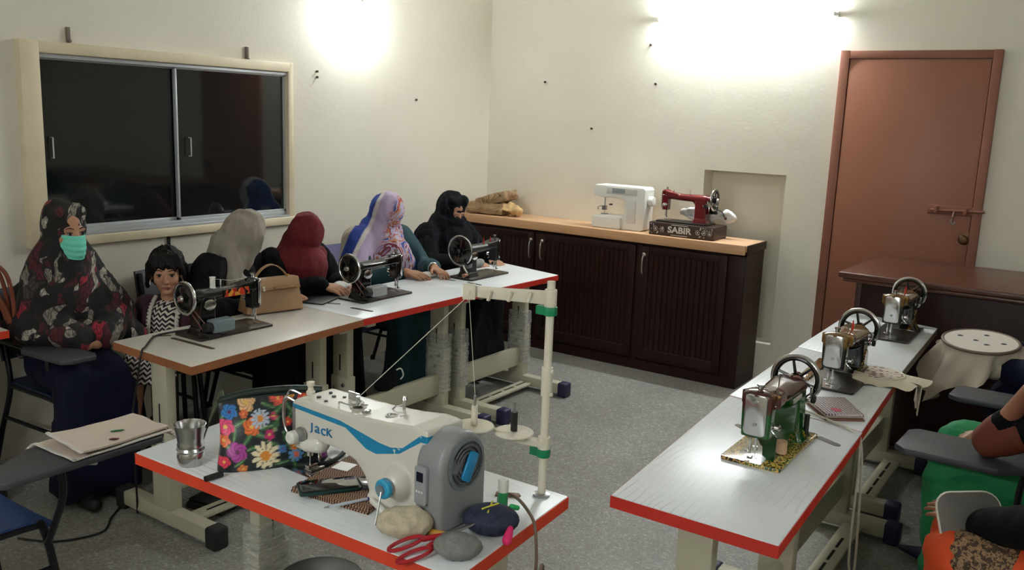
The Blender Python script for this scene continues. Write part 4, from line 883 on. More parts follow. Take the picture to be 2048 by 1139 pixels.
# hair: cap with fringe
Th = J['T']; M = MB(); R3 = Th.to_3x3()
M.ell(Th @ V(-.022, 0, .033), (.094, .082, .088), R3, 24).ell(Th @ V(-.045, 0, -.01), (.075, .084, .085), R3, 20)
for k in range(9):
    y = -.06+.015*k; dz = (.010, -.004, .012, .0, .016, .004, -.006, .010, -.008)[k]; M.cap(Th @ V(.05-.2*y*y*8, y*.8, .085), Th @ V(.082-abs(y)*.35, y*1.15+.008, .030-abs(y)*.14+dz), .013, .006, 8)
for sy in (-1, 1): M.cap(Th @ V(.03, sy*.07, .05), Th @ V(.012, sy*.08, -.045), .016, .008, 8).cap(Th @ V(-.02, sy*.075, .02), Th @ V(-.03, sy*.088, -.08), .022, .010, 8)
M.blob('hair', HAIR, p, .005, 2, .5, fold(.006, (70, 70, 14)))
for sy in (-1, 1): 
    e = MB()
    for q in range(6): e.ell(Th @ V(.008+.007*math.cos(q*1.05), sy*.073, -.052+.007*math.sin(q*1.05)), .0045, None, 6)
    e.ell(Th @ V(.008, sy*.074, -.04), .006, None, 6).build('earring', mat('pearl_earring', (224, 214, 208), .3), p)
for k in 'RL':
    a = J['a'+k]; MB().cap(a+V(-.02, 0, -.035), a+V(.10, 0, -.05), .027, .022).blob('shoe', SHOE, p, .005, 3); MB().torus(a+V(0, 0, .005), .027, .006, (0, 0, 1), 20, 8).build('anklet', mat('dark_band', (52, 38, 30), .5), p)
# --- woman in grey headscarf
GREYH = mat('grey_scarf', (150, 142, 130), .85, var=.12, vs=12, bump=.5, bs=26, bd=.006)
p = person('woman in black gown and pale grey headscarf bending to her neighbour', (-3.80, 2.80, 0), math.radians(22), SIT)
J = joints(1., 20, 34, 22, 4, armR=((.16, -.28, .72), (.36, -.10, .74)), armL=((.20, .24, .74), (.42, .10, .78)))
bodygeo(J, {'R': ((1, .3, -.1), (0, -.3, 1), 1, .4), 'L': ((1, -.3, -.1), (0, .3, 1), 1, .4)}).blob('body', SK, p, .005, 3)
gowngeo(J, .035).blob('gown', BLKC, p, .012, 6, .5, ridge(.022, (9, 9, 4), 2))
M = hoodgeo(J, -.004, 1.02, .10); T = J['T']
M.ell(T @ V(.03, 0, -.03), (.095, .08, .11), T.to_3x3()).chain([T @ V(.05, -.02, -.1), T @ V(.07, -.05, -.22), J['chest']+V(.20, -.07, .02)], [.072, .062, .03]).chain([T @ V(-.03, 0, -.10), J['neck']+V(-.05, -.03, -.03)], [.09, .08]).chain([T @ V(.0, -.06, -.1), J['chest']+V(.13, -.12, .06)], [.06, .04])
M.blob('headscarf', GREYH, p, .008, 7, .5, ridge(.020, (16, 16, 4), 5, (.4, -.1, 1))); shoes(J, p)
# --- woman in maroon headscarf
MARH = mat('maroon_scarf', (100, 12, 24), .85, var=.15, vs=10, bump=.5, bs=24, bd=.006)
p = person('woman in black gown and maroon headscarf looking down at her sewing', (-3.82, 3.29, 0), math.radians(2), SIT)
J = joints(.95, 21, 46, -6, 0, armR=((.18, -.25, .72), (.43, -.075, .80)), armL=((.20, .26, .72), (.44, .09, .80)))
bodygeo(J, {'R': ((1, .35, -.1), (0, -.35, 1), 1, .45), 'L': ((1, -.4, -.1), (0, .35, 1), 1, .5)}).blob('body', SK, p, .0045, 3)
gowngeo(J, .035, sleeve=.92).blob('gown', BLKC, p, .012, 6, .5, ridge(.022, (9, 9, 4), 9))
M = hoodgeo(J, .0, 1.04, .11); T = J['T']
M.ell(T @ V(.035, 0, -.04), (.09, .085, .115), T.to_3x3()).chain([T @ V(.03, 0, -.12), J['chest']+V(.15, -.01, .10), J['chest']+V(.17, .0, -.06)], [.09, .115, .06]).cap(J['chest']+V(.08, -.10, .13), J['chest']+V(.08, .10, .13), .08)
M.blob('headscarf', MARH, p, .008, 7, .5, ridge(.018, (13, 13, 4), 12)); shoes(J, p)
# --- woman in blue, white and lavender scarf
def m_bands():
    N = NT('banded_print_scarf'); x, y, z = N.xyz(); u_ = N.math('ADD', N.math('MULTIPLY', x, .83), N.math('MULTIPLY', y, .56))
    wob = N.math('ADD', N.math('ADD', u_, N.math('MULTIPLY', N.math('SUBTRACT', 1.12, z), .32)), N.math('MULTIPLY', N.math('SUBTRACT', N.noise(9, 2), .5), .02))
    t = N.math('ADD', wob, .30)
    base = N.ramp(t, [(0, (176, 160, 144)), (.27, (196, 184, 168)), (.28, (30, 60, 150)), (.345, (28, 56, 140)), (.352, (206, 200, 196)), (.372, (206, 200, 196)), (.38, (176, 158, 190)), (.44, (190, 172, 200)), (.48, (176, 140, 166))])
    sw = N.noise(6.5, 2, .5, dist=2.2); pr = N.ramp(sw, [(.30, (70, 84, 150)), (.38, (190, 178, 204)), (.45, (160, 66, 64)), (.49, (196, 134, 92)), (.52, (186, 176, 200)), (.62, (120, 48, 60)), (.70, (150, 138, 180))], True)
    N.col(N.mix(N.ramp(t, [(.45, 0.), (.48, 1.)]), base, pr)).set(.8); return N.m
BAND = m_bands()
p = person('woman in blue and lavender printed scarf covering her face at the middle machine', (-3.80, 4.03, 0), math.radians(-6), SIT)
J = joints(1., 10, 30, 2, 0, armR=((.16, -.26, .73), (.42, -.09, .79)), armL=((.18, .28, .73), (.46, .10, .80)))
bodygeo(J, {'R': ((1, .3, -.12), (0, -.3, 1), 1, .3), 'L': ((1, -.25, -.12), (0, .2, 1), 1, .3)}).blob('body', SK, p, .0045, 3)
gowngeo(J, .03, sleeve=.8).blob('gown', mat('teal_gown', (18, 58, 66), .8, var=.2, vs=14), p, .012, 6, .5, ridge(.02, (9, 9, 4), 4))
M = hoodgeo(J, .0, 1.06, .12); T = J['T']
M.ell(T @ V(.04, 0, -.03), (.088, .085, .12), T.to_3x3()).cap(J['shR']+V(-.02, 0, 0), J['shL']+V(-.02, 0, 0), .09).cap(J['neck'], J['chest']+V(.03, 0, -.05), .14, .185).chain([T @ V(.04, 0, -.12), J['chest']+V(.16, .02, .04), J['chest']+V(.18, .05, -.12)], [.08, .10, .05]).ell(J['hip']+V(-.03, -.05, .14), (.17, .23, .17)).ell(J['chest']+V(.05, .14, -.06), (.13, .10, .15)).chain([J['neck']-V(0,0,.03), J['shR'], J['elR']+V(-.02, 0, .02)], [.09, .098, .095])
M.blob('printed_scarf', BAND, p, .009, 7, .5, ridge(.016, (13, 13, 4), 21)); shoes(J, p)
MB().torus(J['wrL']+V(-.015, 0, 0), .03, .006, (1, -.25, -.1), 20, 8).build('bangle', STEEL, p)
# --- woman in black veil
N = NT('black_check_cloth'); x, y, z = N.xyz(); g_ = N.math('MINIMUM', N.math('PINGPONG', N.math('ADD', y, N.math('MULTIPLY', x, .5)), .05), N.math('PINGPONG', N.math('ADD', z, N.math('MULTIPLY', x, .4)), .05))
N.col(N.mix(N.math('LESS_THAN', g_, .0025), s2l((10, 11, 16)), s2l((28, 31, 44)))).set(.9, spec=.2); BCHK = N.m
p = person('woman in all black face veil showing only her eyes at the far machine', (-3.80, 4.68, 0), math.radians(-8), SIT)
J = joints(.95, 12, 22, -4, 0, armR=((.15, -.25, .72), (.40, -.08, .78)), armL=((.16, .27, .72), (.42, .10, .78)))
bodygeo(J, {'L': ((1, -.2, -.1), (0, .2, 1), 1, .35), 'R': ((1, .2, -.1), (0, -.2, 1), 1, .35)}).blob('body', SK, p, .006, 3); face(J['T'], .95, p, brow=SK3, lip=False)
gowngeo(J, .035, sleeve=.95).blob('gown', BLKC, p, .012, 6, .5, ridge(.02, (9, 9, 4), 14))
M = hoodgeo(J, -.034, 1.06, .12); T = J['T']
M.ell(T @ V(.05, 0, -.075), (.082, .08, .066), T.to_3x3()).cap(T @ V(.06, -.03, -.055), T @ V(.06, .03, -.055), .046, .046).chain([T @ V(.05, 0, -.11), J['chest']+V(.10, 0, .10)], [.075, .13]).cap(J['shR']+V(-.01, 0, 0), J['shL']+V(-.01, 0, 0), .09).cap(J['neck'], J['chest']+V(.02, 0, -.08), .14, .20).chain([J['shR'], J['elR']], [.09, .09]).chain([J['shL'], J['elL']], [.09, .09])
M.cap(T @ V(.024, -.055, .09), T @ V(.024, .055, .09), .04, .04).cap(T @ V(.096, -.010, -.05), T @ V(.096, .010, -.05), .037, .037).cap(T @ V(.07, -.036, -.05), T @ V(.07, .036, -.05), .042, .042)
M.blob('black_veil', BCHK, p, .008, 6, .5, ridge(.016, (13, 13, 4), 31)); shoes(J, p)
# --- people on the right
RG = 'people seated along the right row'
ORG = mat('orange_cloth', (206, 72, 22), .75, var=.2, vs=9, bump=.4, bs=20, bd=.006); GRN = mat('green_cloth', (26, 134, 80), .7, var=.2, vs=9, bump=.4, bs=20, bd=.006)
p = person('person in orange trousers and black top with chin resting on right hand', (.14, 2.94, 0), math.pi, RG)
J = joints(1., 8, 14, -24, 0, hipz=.52, armR=((.385, -.245, .728), (.29, -.20, .935)), armL=((.14, .25, .69), (.36, .10, .565)), kneeR=((.41, -.06, .47), (.40, -.10, .09)), kneeL=((.41, .15, .47), (.38, .16, .09)))
bodygeo(J, {'R': ((-.45, .35, .8), (.8, -.3, .45), 1, .6), 'L': ((.9, -.2, .25), (0, .4, 1), 1, .35)}).blob('body', SK3, p, .005, 3); face(J['T'], 1., p)
M = MB().ell(J['hip'], (.18, .2, .13)).cap(J['hip'], J['chest'], .145, .155).cap(J['chest'], J['hip']+J['u']*.36, .15, .12).cap(J['shR'], J['shL'], .072)
for k, f_ in (('R', .42), ('L', .9)): M.chain([J['sh'+k], J['el'+k], J['el'+k]+(J['wr'+k]-J['el'+k])*f_], [.08, .05 if k == 'R' else .068, .045 if k == 'R' else .055])
hoodgeo(J, -.045, 1.03, .12, M=M); M.ell(J['chest']+V(.06, 0, .02), (.15, .2, .2))
M.blob('black_top', BLKC, p, .011, 6, .5, fold(.009, seed=40))
c0 = J['elR']+(J['wrR']-J['elR'])*.30; MB().cap(J['elR']+V(.003, 0, .004), c0, .053, .047).cap(J['elR'], J['elR']+(J['shR']-J['elR'])*.25, .053, .06).blob('rust_sleeve', mat('rust_sleeve', (104, 48, 28), .75, var=.25, vs=30), p, .008, 5, .5, fold(.006))
M = MB()
for k in 'RL': M.chain([J['hp'+k], J['k'+k], J['a'+k]+V(0, 0, .03)], [.11, .085, .075])
M.ell((.18, 0, .51), (.24, .18, .07)).ell((.3, .05, .485), (.14, .15, .065)).blob('orange_trousers', ORG, p, .010, 6, .5, ridge(.022, (8, 8, 8), 50))
N = NT('embroidered_border'); N.col(N.ramp(N.noise(60, 4, .7), [(.3, (64, 44, 30)), (.5, (150, 118, 84)), (.62, (70, 48, 34)), (.75, (196, 170, 130))], True)).set(.7); N.bump(N.noise(80, 3), .6, .004)
MB().cap((.27, .13, .485), (.37, .15, .476), .098, .094).blob('embroidered_hem', N.m, p, .009, 5, .5, fold(.005))
shoes(J, p)
bdp = thing('clipboard', 'grey rounded board with pale rim held on the lap of the orange trousers', 'board', (-.235, 2.83, .585), 0, None, (math.radians(58), math.radians(-6), math.radians(28)))
MB().prism(rrect(.18, .17, .045), -.004, .004).build('board', mat('board_grey', (92, 88, 84), .55, var=.1), bdp, .001); MB().tube([(x, y, 0) for x, y in rrect(.18, .17, .045)], .0045, 6, True).build('rim', mat('pale_rim', (206, 200, 186), .5), bdp)
p = person('person in green clothes with hands clasped on the lap', (.05, 3.60, 0), math.pi, RG)
J = joints(1., 6, 10, 0, 0, armR=((.12, -.25, .72), (.33, -.055, .625)), armL=((.12, .25, .72), (.335, .05, .61)), kneeR=((.42, -.10, .53), (.43, -.12, .08)), kneeL=((.42, .13, .53), (.40, .16, .08)))
bodygeo(J, {'R': ((.8, .55, -.2), (.1, -.5, .9), 1, .55), 'L': ((.8, -.5, -.1), (.1, .5, .9), 1, .55)}, feet=False).blob('body', SK, p, .0045, 3); face(J['T'], 1., p)
M = MB().ell(J['hip'], (.18, .2, .13)).cap(J['hip'], J['chest'], .145, .155).cap(J['chest'], J['hip']+J['u']*.36, .15, .12).cap(J['shR'], J['shL'], .07).ell((.16, 0, .57), (.26, .19, .075))
for k in 'RL': M.chain([J['sh'+k], J['el'+k], J['el'+k]+(J['wr'+k]-J['el'+k])*.72], [.075, .062, .05])
M.blob('green_tunic', GRN, p, .011, 6, .5, fold(.008, seed=60))
hoodgeo(J, -.04, 1.02, .12).blob('headscarf', mat('pale_green_scarf', (150, 176, 150), .75, var=.1), p, .010, 6, .5, fold(.008))
M = MB()
for k in 'RL': M.chain([J['hp'+k], J['k'+k], J['a'+k]+V(0, 0, .02)], [.11, .10, .085])
M.blob('green_trousers', GRN, p, .010, 6, .5, ridge(.022, (7, 7, 14), 70))
for k in 'RL':
    d = (J['a'+k]-J['k'+k]); d = V(1, -.1 if k == 'R' else .05, 0).normalized(); a = V(J['a'+k].x, J['a'+k].y, .034)
    sh = MB().cap(a-d*.05, a+d*.08, .036, .034).cap(a+d*.08, a+d*.17, .032, .012).blob('shoe', mat('blue_shoe', (22, 30, 62), .4), p, .006, 3)
    sd = MB()
    for q in range(7): sd.ell(a+d*(.02+.02*q)+V(d.y, -d.x, 0)*(.03-.003*q)+V(0, 0, .02-.001*q), .0035, None, 6)
    sd.build('stud', mat('stud_silver', (210, 206, 196), .3, .8), sh)

p = person('person in navy clothes behind the large embroidery hoop', (.15, 4.46, 0), math.pi, RG)
J = joints(.98, 10, 24, 0, 0, armR=((.20, -.24, .74), (.40, -.10, .74)), armL=((.22, .24, .72), (.44, .12, .70)))
bodygeo(J).blob('body', SK, p, .008, 3); face(J['T'], .98, p)
gowngeo(J, .04).blob('navy_gown', NAVY, p, .012, 6, .5, fold(.009, seed=80)); hoodgeo(J, -.038, 1.03, .13).blob('headscarf', NAVY, p, .010, 6, .5, fold(.008, seed=81)); shoes(J, p)
# ================================================================ small things
def colmesh(o, fn):
    me = o.data; a = me.color_attributes.new('Col', 'FLOAT_COLOR', 'POINT')
    for i, v in enumerate(me.vertices): a.data[i].color = (*s2l(fn(v.co)), 1)
def drape(quad, nu=16, nv=16, thick=.004, wob=.004, seed=0, fn=None):
    a, b, c, d = (V(q) for q in quad)
    def f(u, v):
        p = (a*(1-u)+b*u)*(1-v)+(d*(1-u)+c*u)*v
        p.z += wob*noise.noise(V(u*3+seed, v*3, seed))*2
        return p+(fn(u, v) if fn else V(0,0,0))
    return MB().grid(f, nu, nv, thick)
# --- foreground table
cup = thing('steel_tumbler', 'ribbed stainless steel tumbler on the corner of the foreground table', 'tumbler', (-1.985, 1.405, TZ))
MB().lathe([(.0, .004), (.030, .004), (.031, .0), (.034, .006), (.0365, .018), (.0375, .03), (.0345, .038), (.0375, .044), (.0345, .051), (.036, .057), (.0335, .064), (.036, .085), (.0405, .108), (.0425, .114), (.0412, .1145), (.039, .107), (.0345, .085), (.032, .06), (.033, .012), (.0, .010)], n=40).build('cup', mat('brushed_steel', (186, 186, 184), .22, 1), cup)
bag = thing('floral_bag', 'dark pouch bag printed with bright flowers leaning behind the white sewing machine head', 'bag', (-1.822, 1.552, TZ), math.radians(61))
FL = [(.40,.21,.16,'daisy'),(.16,.29,.11,(170,60,150)),(.91,.45,.09,(160,70,150)),(.67,.18,.09,'blue'),(.08,.62,.10,(226,70,120)),(.80,.91,.10,(216,60,40)),(.75,.80,.09,(226,60,100)),(.30,.61,.10,(226,110,50)),(.38,.70,.11,'pale'),(.12,.82,.09,(50,120,190)),(.55,.94,.08,(226,90,70)),(.27,.92,.10,(226,180,130)),(.79,.39,.055,(214,40,60)),(.45,.48,.06,(200,30,110)),(.89,.27,.08,(220,80,40)),(.06,.44,.07,(230,110,60)),(.72,.52,.05,(220,70,50)),(.05,.15,.07,(226,60,90)),(.24,.78,.05,(226,110,60)),(.62,.62,.05,(206,60,60)),(.66,.30,.05,(230,120,60)),(.50,.72,.045,(216,60,110)),(.93,.70,.07,(226,90,60)),(.95,.10,.06,(150,60,150)),(.55,.28,.05,(60,120,180)),(.20,.05,.06,(226,130,60)),(.66,.97,.06,(230,150,70))]
LV = [(.55,.80,.13,.6),(.62,.86,.12,2.2),(.35,.50,.12,-.4),(.26,.46,.12,.9),(.52,.62,.12,1.2),(.70,.66,.12,.2),(.60,.38,.14,1.9),(.18,.15,.10,.7),(.85,.62,.10,2.4),(.55,.08,.1,.2),(.15,.52,.1,1.4),(.46,.86,.1,2.7),(.66,.74,.1,1.),(.3,.33,.1,.3),(.48,.35,.11,2.6),(.80,.18,.11,.5),(.10,.33,.1,2.2),(.78,.72,.12,2.9),(.42,.58,.11,.1),(.90,.55,.1,1.2),(.65,.07,.1,2.),(.2,.66,.1,.5),(.05,.72,.1,1.2)]
def flower(co):
    u = co.x/.30+.5; v = co.z/.19; c = (22, 30, 36); asp = .30/.19
    for x, y, L, a in LV:
        dx, dy = (u-x)*asp, v-y; p, q = dx*math.cos(a)+dy*math.sin(a), -dx*math.sin(a)+dy*math.cos(a)
        if (p/L)**2+(q/(L*.3))**2 < 1: c = (46, 96, 60) if abs(q) > .008 else (120, 150, 96)
    for x, y, r, k in [(x, y, r*1.25, k) for x, y, r, k in FL]:
        dx, dy = (u-x)*asp, v-y; d = math.hypot(dx, dy); th = math.atan2(dy, dx)
        if k in ('daisy', 'pale', 'blue'):
            n_ = {'daisy': 11, 'pale': 12, 'blue': 9}[k]; rr = r*(.62+.38*abs(math.cos(th*n_/2)))
            if d < rr: c = {'daisy': (236, 222, 186), 'pale': (186, 200, 220), 'blue': (90, 150, 206)}[k] if abs(math.sin(th*n_/2)) < .93 or d < r*.4 else (150, 130, 100)
            if d < r*.36: c = (222, 140, 50) if k != 'blue' else (226, 110, 80)
        else:
            rr = r*(.78+.22*abs(math.cos(th*2.5+x*9))); 
            if d < rr: sh = .72+.38*abs(math.sin(d/r*7+th*3)); c = tuple(min(255, int(w*sh)) for w in k)
            if d < r*.22: c = (236, 190, 90) if k[0] > 180 else (110, 30, 90)
    return c
def bagf(u, v):
    t = 2*math.pi*u; w = .150*(1-.06*math.sin(v*3)-.04*v); dp = .055*(1-.82*v**1.6)*(.75+.25*math.sin(min(1, v*4)*1.57)); c_, s_ = math.cos(t), math.sin(t)
    return (w*math.copysign(abs(c_)**.75, c_), dp*math.copysign(abs(s_)**.75, s_)+.03*v+.006*noise.noise(V(c_*2, v*4, 1)), v*.185+.006*noise.noise(V(c_*3, 0, v)))
bo = MB().grid(bagf, 220, 90).build('bag_body', vcol('flower_print', .38, .2), bag, sharp=80); colmesh(bo, flower)
DG = mat('dark_green_strap', (20, 40, 34), .4); OLV = mat('olive_strap', (62, 70, 48), .6)
MB().tube(bez([(-.135, .03, .185), (-.06, .03, .198), (.05, .03, .198), (.14, .03, .186)], 6), .010, 10).build('rolled_handle', DG, bag)
MB().box(-.14, .14, .022, .038, .176, .190).build('zip_edge', DG, bag, .004)
MB().grid(lambda u, v: (-.12-.07*u+.02*math.sin(u*3), .06+.03*u+(v-.5)*.035*math.cos(u*2), .185-.16*u**1.6+.03*math.sin(u*3.1)+(v-.5)*.012), 16, 4, .003).build('strap_end', OLV, bag, sharp=80)
MB().tube(bez([(.05, -.06, .008), (.12, -.075, .008), (.17, -.05, .010), (.20, .0, .014), (.185, .06, .02), (.15, .06, .05)], 6), .0065, 8).build('shoulder_strap', DG, bag)
MB().cyl((-.19, -.07, .009), (-.145, -.05, .009), .008, None, 12).build('strap_clip', BLK, bag)
N = NT('woven_brown'); x, y, z = N.xyz(); k = N.math('PINGPONG', N.math('ADD', x, N.math('MULTIPLY', N.math('PINGPONG', y, .012), .9)), .004)
N.col(N.mix(N.math('GREATER_THAN', k, .0022), s2l((58, 38, 32)), s2l((176, 138, 108)))).set(.75); N.bump(k, .4, .003)
fd = thing('woven_folder', 'brown zigzag woven cloth folder lying under the white machine arm', 'folder', (-1.53, 1.55, TZ))
MB().prism([(-.11, -.10), (.135, -.075), (.10, .07), (-.02, .19), (-.16, .20)], 0, .007).build('back_cover', N.m, fd, .002)
MB().prism([(-.108, -.098), (.132, -.073), (.10, .065), (-.02, .18), (-.155, .19)], .0075, .014).build('front_cover', N.m, fd, .002)
ph = thing('phone', 'black phone in an open dark green flip case on the woven folder', 'phone', (-1.56, 1.505, TZ+.0145), math.radians(55))
MB().prism(rrect(.155, .078, .01), 0, .009).build('case', mat('teal_case', (10, 48, 46), .3), ph, .002)
MB().prism(rrect(.145, .069, .008), .009, .0125).build('screen', mat('screen_black', (8, 9, 11), .06, coat=1.), ph, .001)
MB().prism(rrect(.07, .076, .006, cx=.115), .0005, .006).build('flip_cover', mat('grey_flip', (60, 62, 70), .12, coat=.6), ph, .001)
pp = MB().prism([(-.02, -.03), (.03, -.02), (.02, .03), (-.03, .02)], 0, .0008).build('paper_scrap', WHT); pp.location = (-1.63, 1.63, TZ+.0146); tag(pp, 'small white paper scrap beside the phone', 'paper')
pn = thing('pen', 'blue and clear ballpoint pen lying across the woven folder', 'pen', (-1.445, 1.485, TZ+.019), math.radians(66))
MB().cyl((-.07, 0, 0), (.03, 0, 0), .004, None, 12).build('barrel', mat('clear_pen', (190, 196, 206), .15), pn); MB().cyl((.03, 0, 0), (.075, 0, 0), .0048, None, 12).build('cap', mat('pen_blue', (20, 30, 100), .3), pn); MB().cyl((-.082, 0, 0), (-.07, 0, 0), .001, .0035, 10).build('tip', STEEL, pn)
def stone(label, loc, r, c, sd, rz):
    N = NT('stone'); g_ = N.noise(40, 5, .7); b_ = s2l(c); N.col(N.mix(N.ramp(g_, [(.35, 0.), (.65, 1.)]), tuple(q*.62 for q in b_), b_)).set(.85); N.bump(g_, .7, .004)
    me = remesh(MB().ell((0, 0, r[2]*.93), r, None, 28), .004, 3, .5, lambda co, n: .0035*noise.noise(co*38+V(sd, 0, 0))+.002*noise.noise(co*90)); me.name = 'stone'
    o = link('stone', me, N.m); o.location = loc; o.rotation_euler.z = rz; return tag(o, label, 'stone', 'stones used as weights')
stone('large cream pebble at the foot of the white sewing machine', (-1.258, 1.452, TZ), (.066, .046, .036), (206, 194, 168), 1, .55)
stone('small speckled grey pebble at the near corner of the table', (-1.10, 1.450, TZ), (.056, .042, .028), (128, 130, 126), 9, .5)
sc = thing('scissors', 'scissors with red handles lying between the two pebbles', 'scissors', (-1.175, 1.425, TZ+.014), math.radians(70), None, (0, math.radians(-9), math.radians(66)))
RDH = mat('red_handle', (168, 24, 38), .35)
for sy in (-1, 1):
    MB().tube([(-.035+.042*math.cos(a*math.pi/9), sy*(.022+.016*math.sin(a*math.pi/9)), sy*.004+.004) for a in range(18)], .0045, 8, True).cap((.005, sy*.014, .004+sy*.003), (.045, sy*.003, .004), .007, .006).build('handle', RDH, sc)
    MB().frus((.03, sy*.003, .004+sy*.0015), (.014, .003), (.20, -sy*.004, .004+sy*.0015), (.002, .002), 'x').build('blade', STEEL, sc)
MB().cyl((.05, 0, 0), (.05, 0, .010), .004, None, 10).build('pivot', STEEL, sc)
aw = MB().cap((0, 0, .010), (.035, .012, .012), .009, .007).blob('thread_cone', mat('mustard', (206, 150, 60), .6), None, .003, 2); aw.location = (-1.205, 1.487, TZ); tag(aw, 'small mustard yellow tool handle by the red scissors', 'tool')
pc = thing('pincushion', 'navy quilted pincushion with yellow stitches and pink tassels', 'pincushion', (-1.115, 1.595, TZ), .5)
me = remesh(MB().ell((0, 0, .032), (.068, .055, .034), None, 24).ell((.0, 0, .016), (.058, .048, .018)), .004, 4, .5, lambda co, n: -.004*max(0, 1-8*abs(math.sin(co.x*60+co.y*40)))-.004*max(0, 1-8*abs(math.sin(co.x*45-co.y*62))))
link('cushion', me, mat('navy_quilt', (28, 36, 60), .7, var=.2, vs=40), pc)
for a, b_ in (((-.02, -.02, .064), (.015, .01, .067)), ((-.005, -.03, .060), (.0, .02, .067))): MB().tube([a, b_], .0022, 6).build('yellow_stitch', mat('yellow_thread', (206, 196, 60), .6), pc)
PNK = mat('pink_tassel', (214, 30, 100), .7); MB().cap((.05, -.04, .03), (.045, -.062, .012), .008, .012).blob('tassel', PNK, pc, .003, 2); MB().cap((-.06, .03, .03), (-.072, .036, .022), .007, .009).blob('tassel', PNK, pc, .003, 2)
MB().cap((.045, .03, .052), (.058, .038, .047), .007, .006).build('green_patch', mat('bright_green', (40, 170, 90), .6), pc)
gl = thing('glue_stick', 'green glue stick with white cap standing behind the motor', 'glue stick', (-1.155, 1.70, TZ))
MB().lathe([(.012, 0), (.0125, .003), (.0125, .052), (.011, .054)], n=20).build('body', mat('glue_green', (34, 130, 74), .35), gl); MB().lathe([(.013, .053), (.0135, .056), (.0132, .082), (.012, .085), (0, .0855)], n=20).build('cap', WHT, gl); MB().box(-.0128, -.0122, -.007, .007, .02, .036).build('label_patch', WHT, gl)
cb = MB().tube(bez([(-1.21, 1.77, TZ+.012), (-1.14, 1.735, TZ+.03), (-1.08, 1.70, TZ+.024), (-1.040, 1.67, TZ+.008), (-1.022, 1.655, TZ-.06), (-1.020, 1.65, TZ-.12), (-1.018, 1.66, TZ-.16), (-1.014, 1.675, TZ-.12), (-1.012, 1.665, TZ-.08), (-1.012, 1.65, TZ-.13), (-1.02, 1.648, TZ-.2)], 8), .0042, 8).build('strap_cord', mat('grey_brown_cord', (112, 92, 76), .6)); tag(cb, 'grey brown cord hanging in a loop over the foreground table end', 'cord')
lt = MB().prism([(-.03, -.012), (.03, -.012), (.036, 0), (.03, .012), (-.03, .012)], 0, .004).build('leather_tab', mat('leather_tab', (132, 84, 50), .5), None, .001); lt.location = (-1.20, 1.785, TZ); lt.rotation_euler = (0, 0, .5); tag(lt, 'small brown leather tab beside the thread stand pole', 'leather tab')
# --- handbag on the left row
hb = thing('handbag', 'structured tan leather handbag with flap and pearl clasp on the left row', 'handbag', (-3.275, 2.785, TZ), math.radians(76))
TAN = mat('tan_leather', (164, 130, 98), .5, var=.08, vs=20, bump=.15, bs=200); TAN2 = mat('tan_leather_dark', (146, 106, 74), .5, var=.1)
MB().frus((0, 0, .004), (.295, .115), (0, 0, .155), (.255, .055)).build('body', TAN, hb, .012, 3)
MB().add([(-.128, -.0345, .158), (.128, -.0345, .158), (.132, -.044, .112), (-.132, -.044, .112), (-.128, .0345, .16), (.128, .0345, .16), (.128, -.030, .164), (-.128, -.030, .164), (.13, -.039, .112), (-.13, -.039, .112)], [(0,1,2,3),(3,2,8,9),(0,3,9),(1,8,2),(7,6,1,0),(4,5,6,7)]).build('flap', TAN, hb)
MB().tube([(-.131, -.0465, .113), (-.06, -.0465, .110), (.131, -.0465, .113)], .002, 6).build('flap_stitch', TAN2, hb)
MB().frus((.06, -.050, .118), (.13, .010), (.06, -.046, .124), (.13, .010), 'z').build('flap_strap', TAN2, hb)
for x, z in ((-.062, .128), (-.060, .115)): MB().ell((x, -.052, z), .0065, None, 12).build('pearl_stud', mat('pearl', (232, 222, 206), .2), hb)
MB().lathe([(.008, 0), (.008, .003), (0, .003)], (.115, -.049, .118), (0, -1, 0), 12).build('lock_ring', GOLD, hb)
MB().grid(lambda u, v: (-.09+.18*u, (v-.5)*.02, .158+.062*math.sin(math.pi*u)**.8+.03*u*(1-u)), 20, 3, .005).build('handle', TAN, hb, sharp=80)
for x in (-.09, .09): MB().torus((x, 0, .162), .009, .002, (0, 1, 0), 14, 6).build('handle_ring', GOLD, hb)
# cloths and boards on the left row
def lump(label, name, cat, loc, r, m, sd=0, amp=.02, vox=.007, extra=(), fr=9):
    M = MB().ell((0, 0, r[2]), r, None, 24)
    for c, q in extra: M.ell(c, q, None, 20)
    me = remesh(M, vox, 4, .5, lambda co, n: amp*noise.noise(co*fr+V(sd, 3, 1))+amp*.4*noise.noise(co*fr*2.7)); me.name = name
    z0 = min(v.co.z for v in me.vertices); me.transform(Matrix.Translation((0, 0, -z0)))
    o = link(name, me, m); o.location = loc; return tag(o, label, cat)
WCL = mat('white_cotton', (214, 214, 212), .8, bump=.3, bs=40)
lump('crumpled white cloth in the hands of the woman in maroon', 'white_cloth', 'cloth', (-3.36, 3.29, TZ+.009), (.06, .075, .02), WCL, 2, .02, .006, (((.03, .05, .02), (.03, .03, .018)),))
bf = MB().prism(rrect(.15, .24, .015), 0, .007).build('black_folder', BLK, None, .002); bf.location = (-3.305, 3.13, TZ); bf.rotation_euler.z = .35; tag(bf, 'flat black folder at the back edge of the middle left table', 'folder')
lump('pale folded cloth under the hands of the woman in the printed scarf', 'pale_cloth', 'cloth', (-3.32, 3.99, TZ), (.05, .08, .010), mat('pale_cotton', (196, 192, 186), .8), 6, .012, .005)
lump('grey patterned cloth behind the far hand crank machine', 'grey_cloth', 'cloth', (-3.345, 4.47, TZ), (.05, .11, .022), mat('grey_cotton', (128, 128, 124), .8, var=.3, vs=40), 8, .016, .006)
BCAB = mat('black_cable', (18, 18, 18), .5)
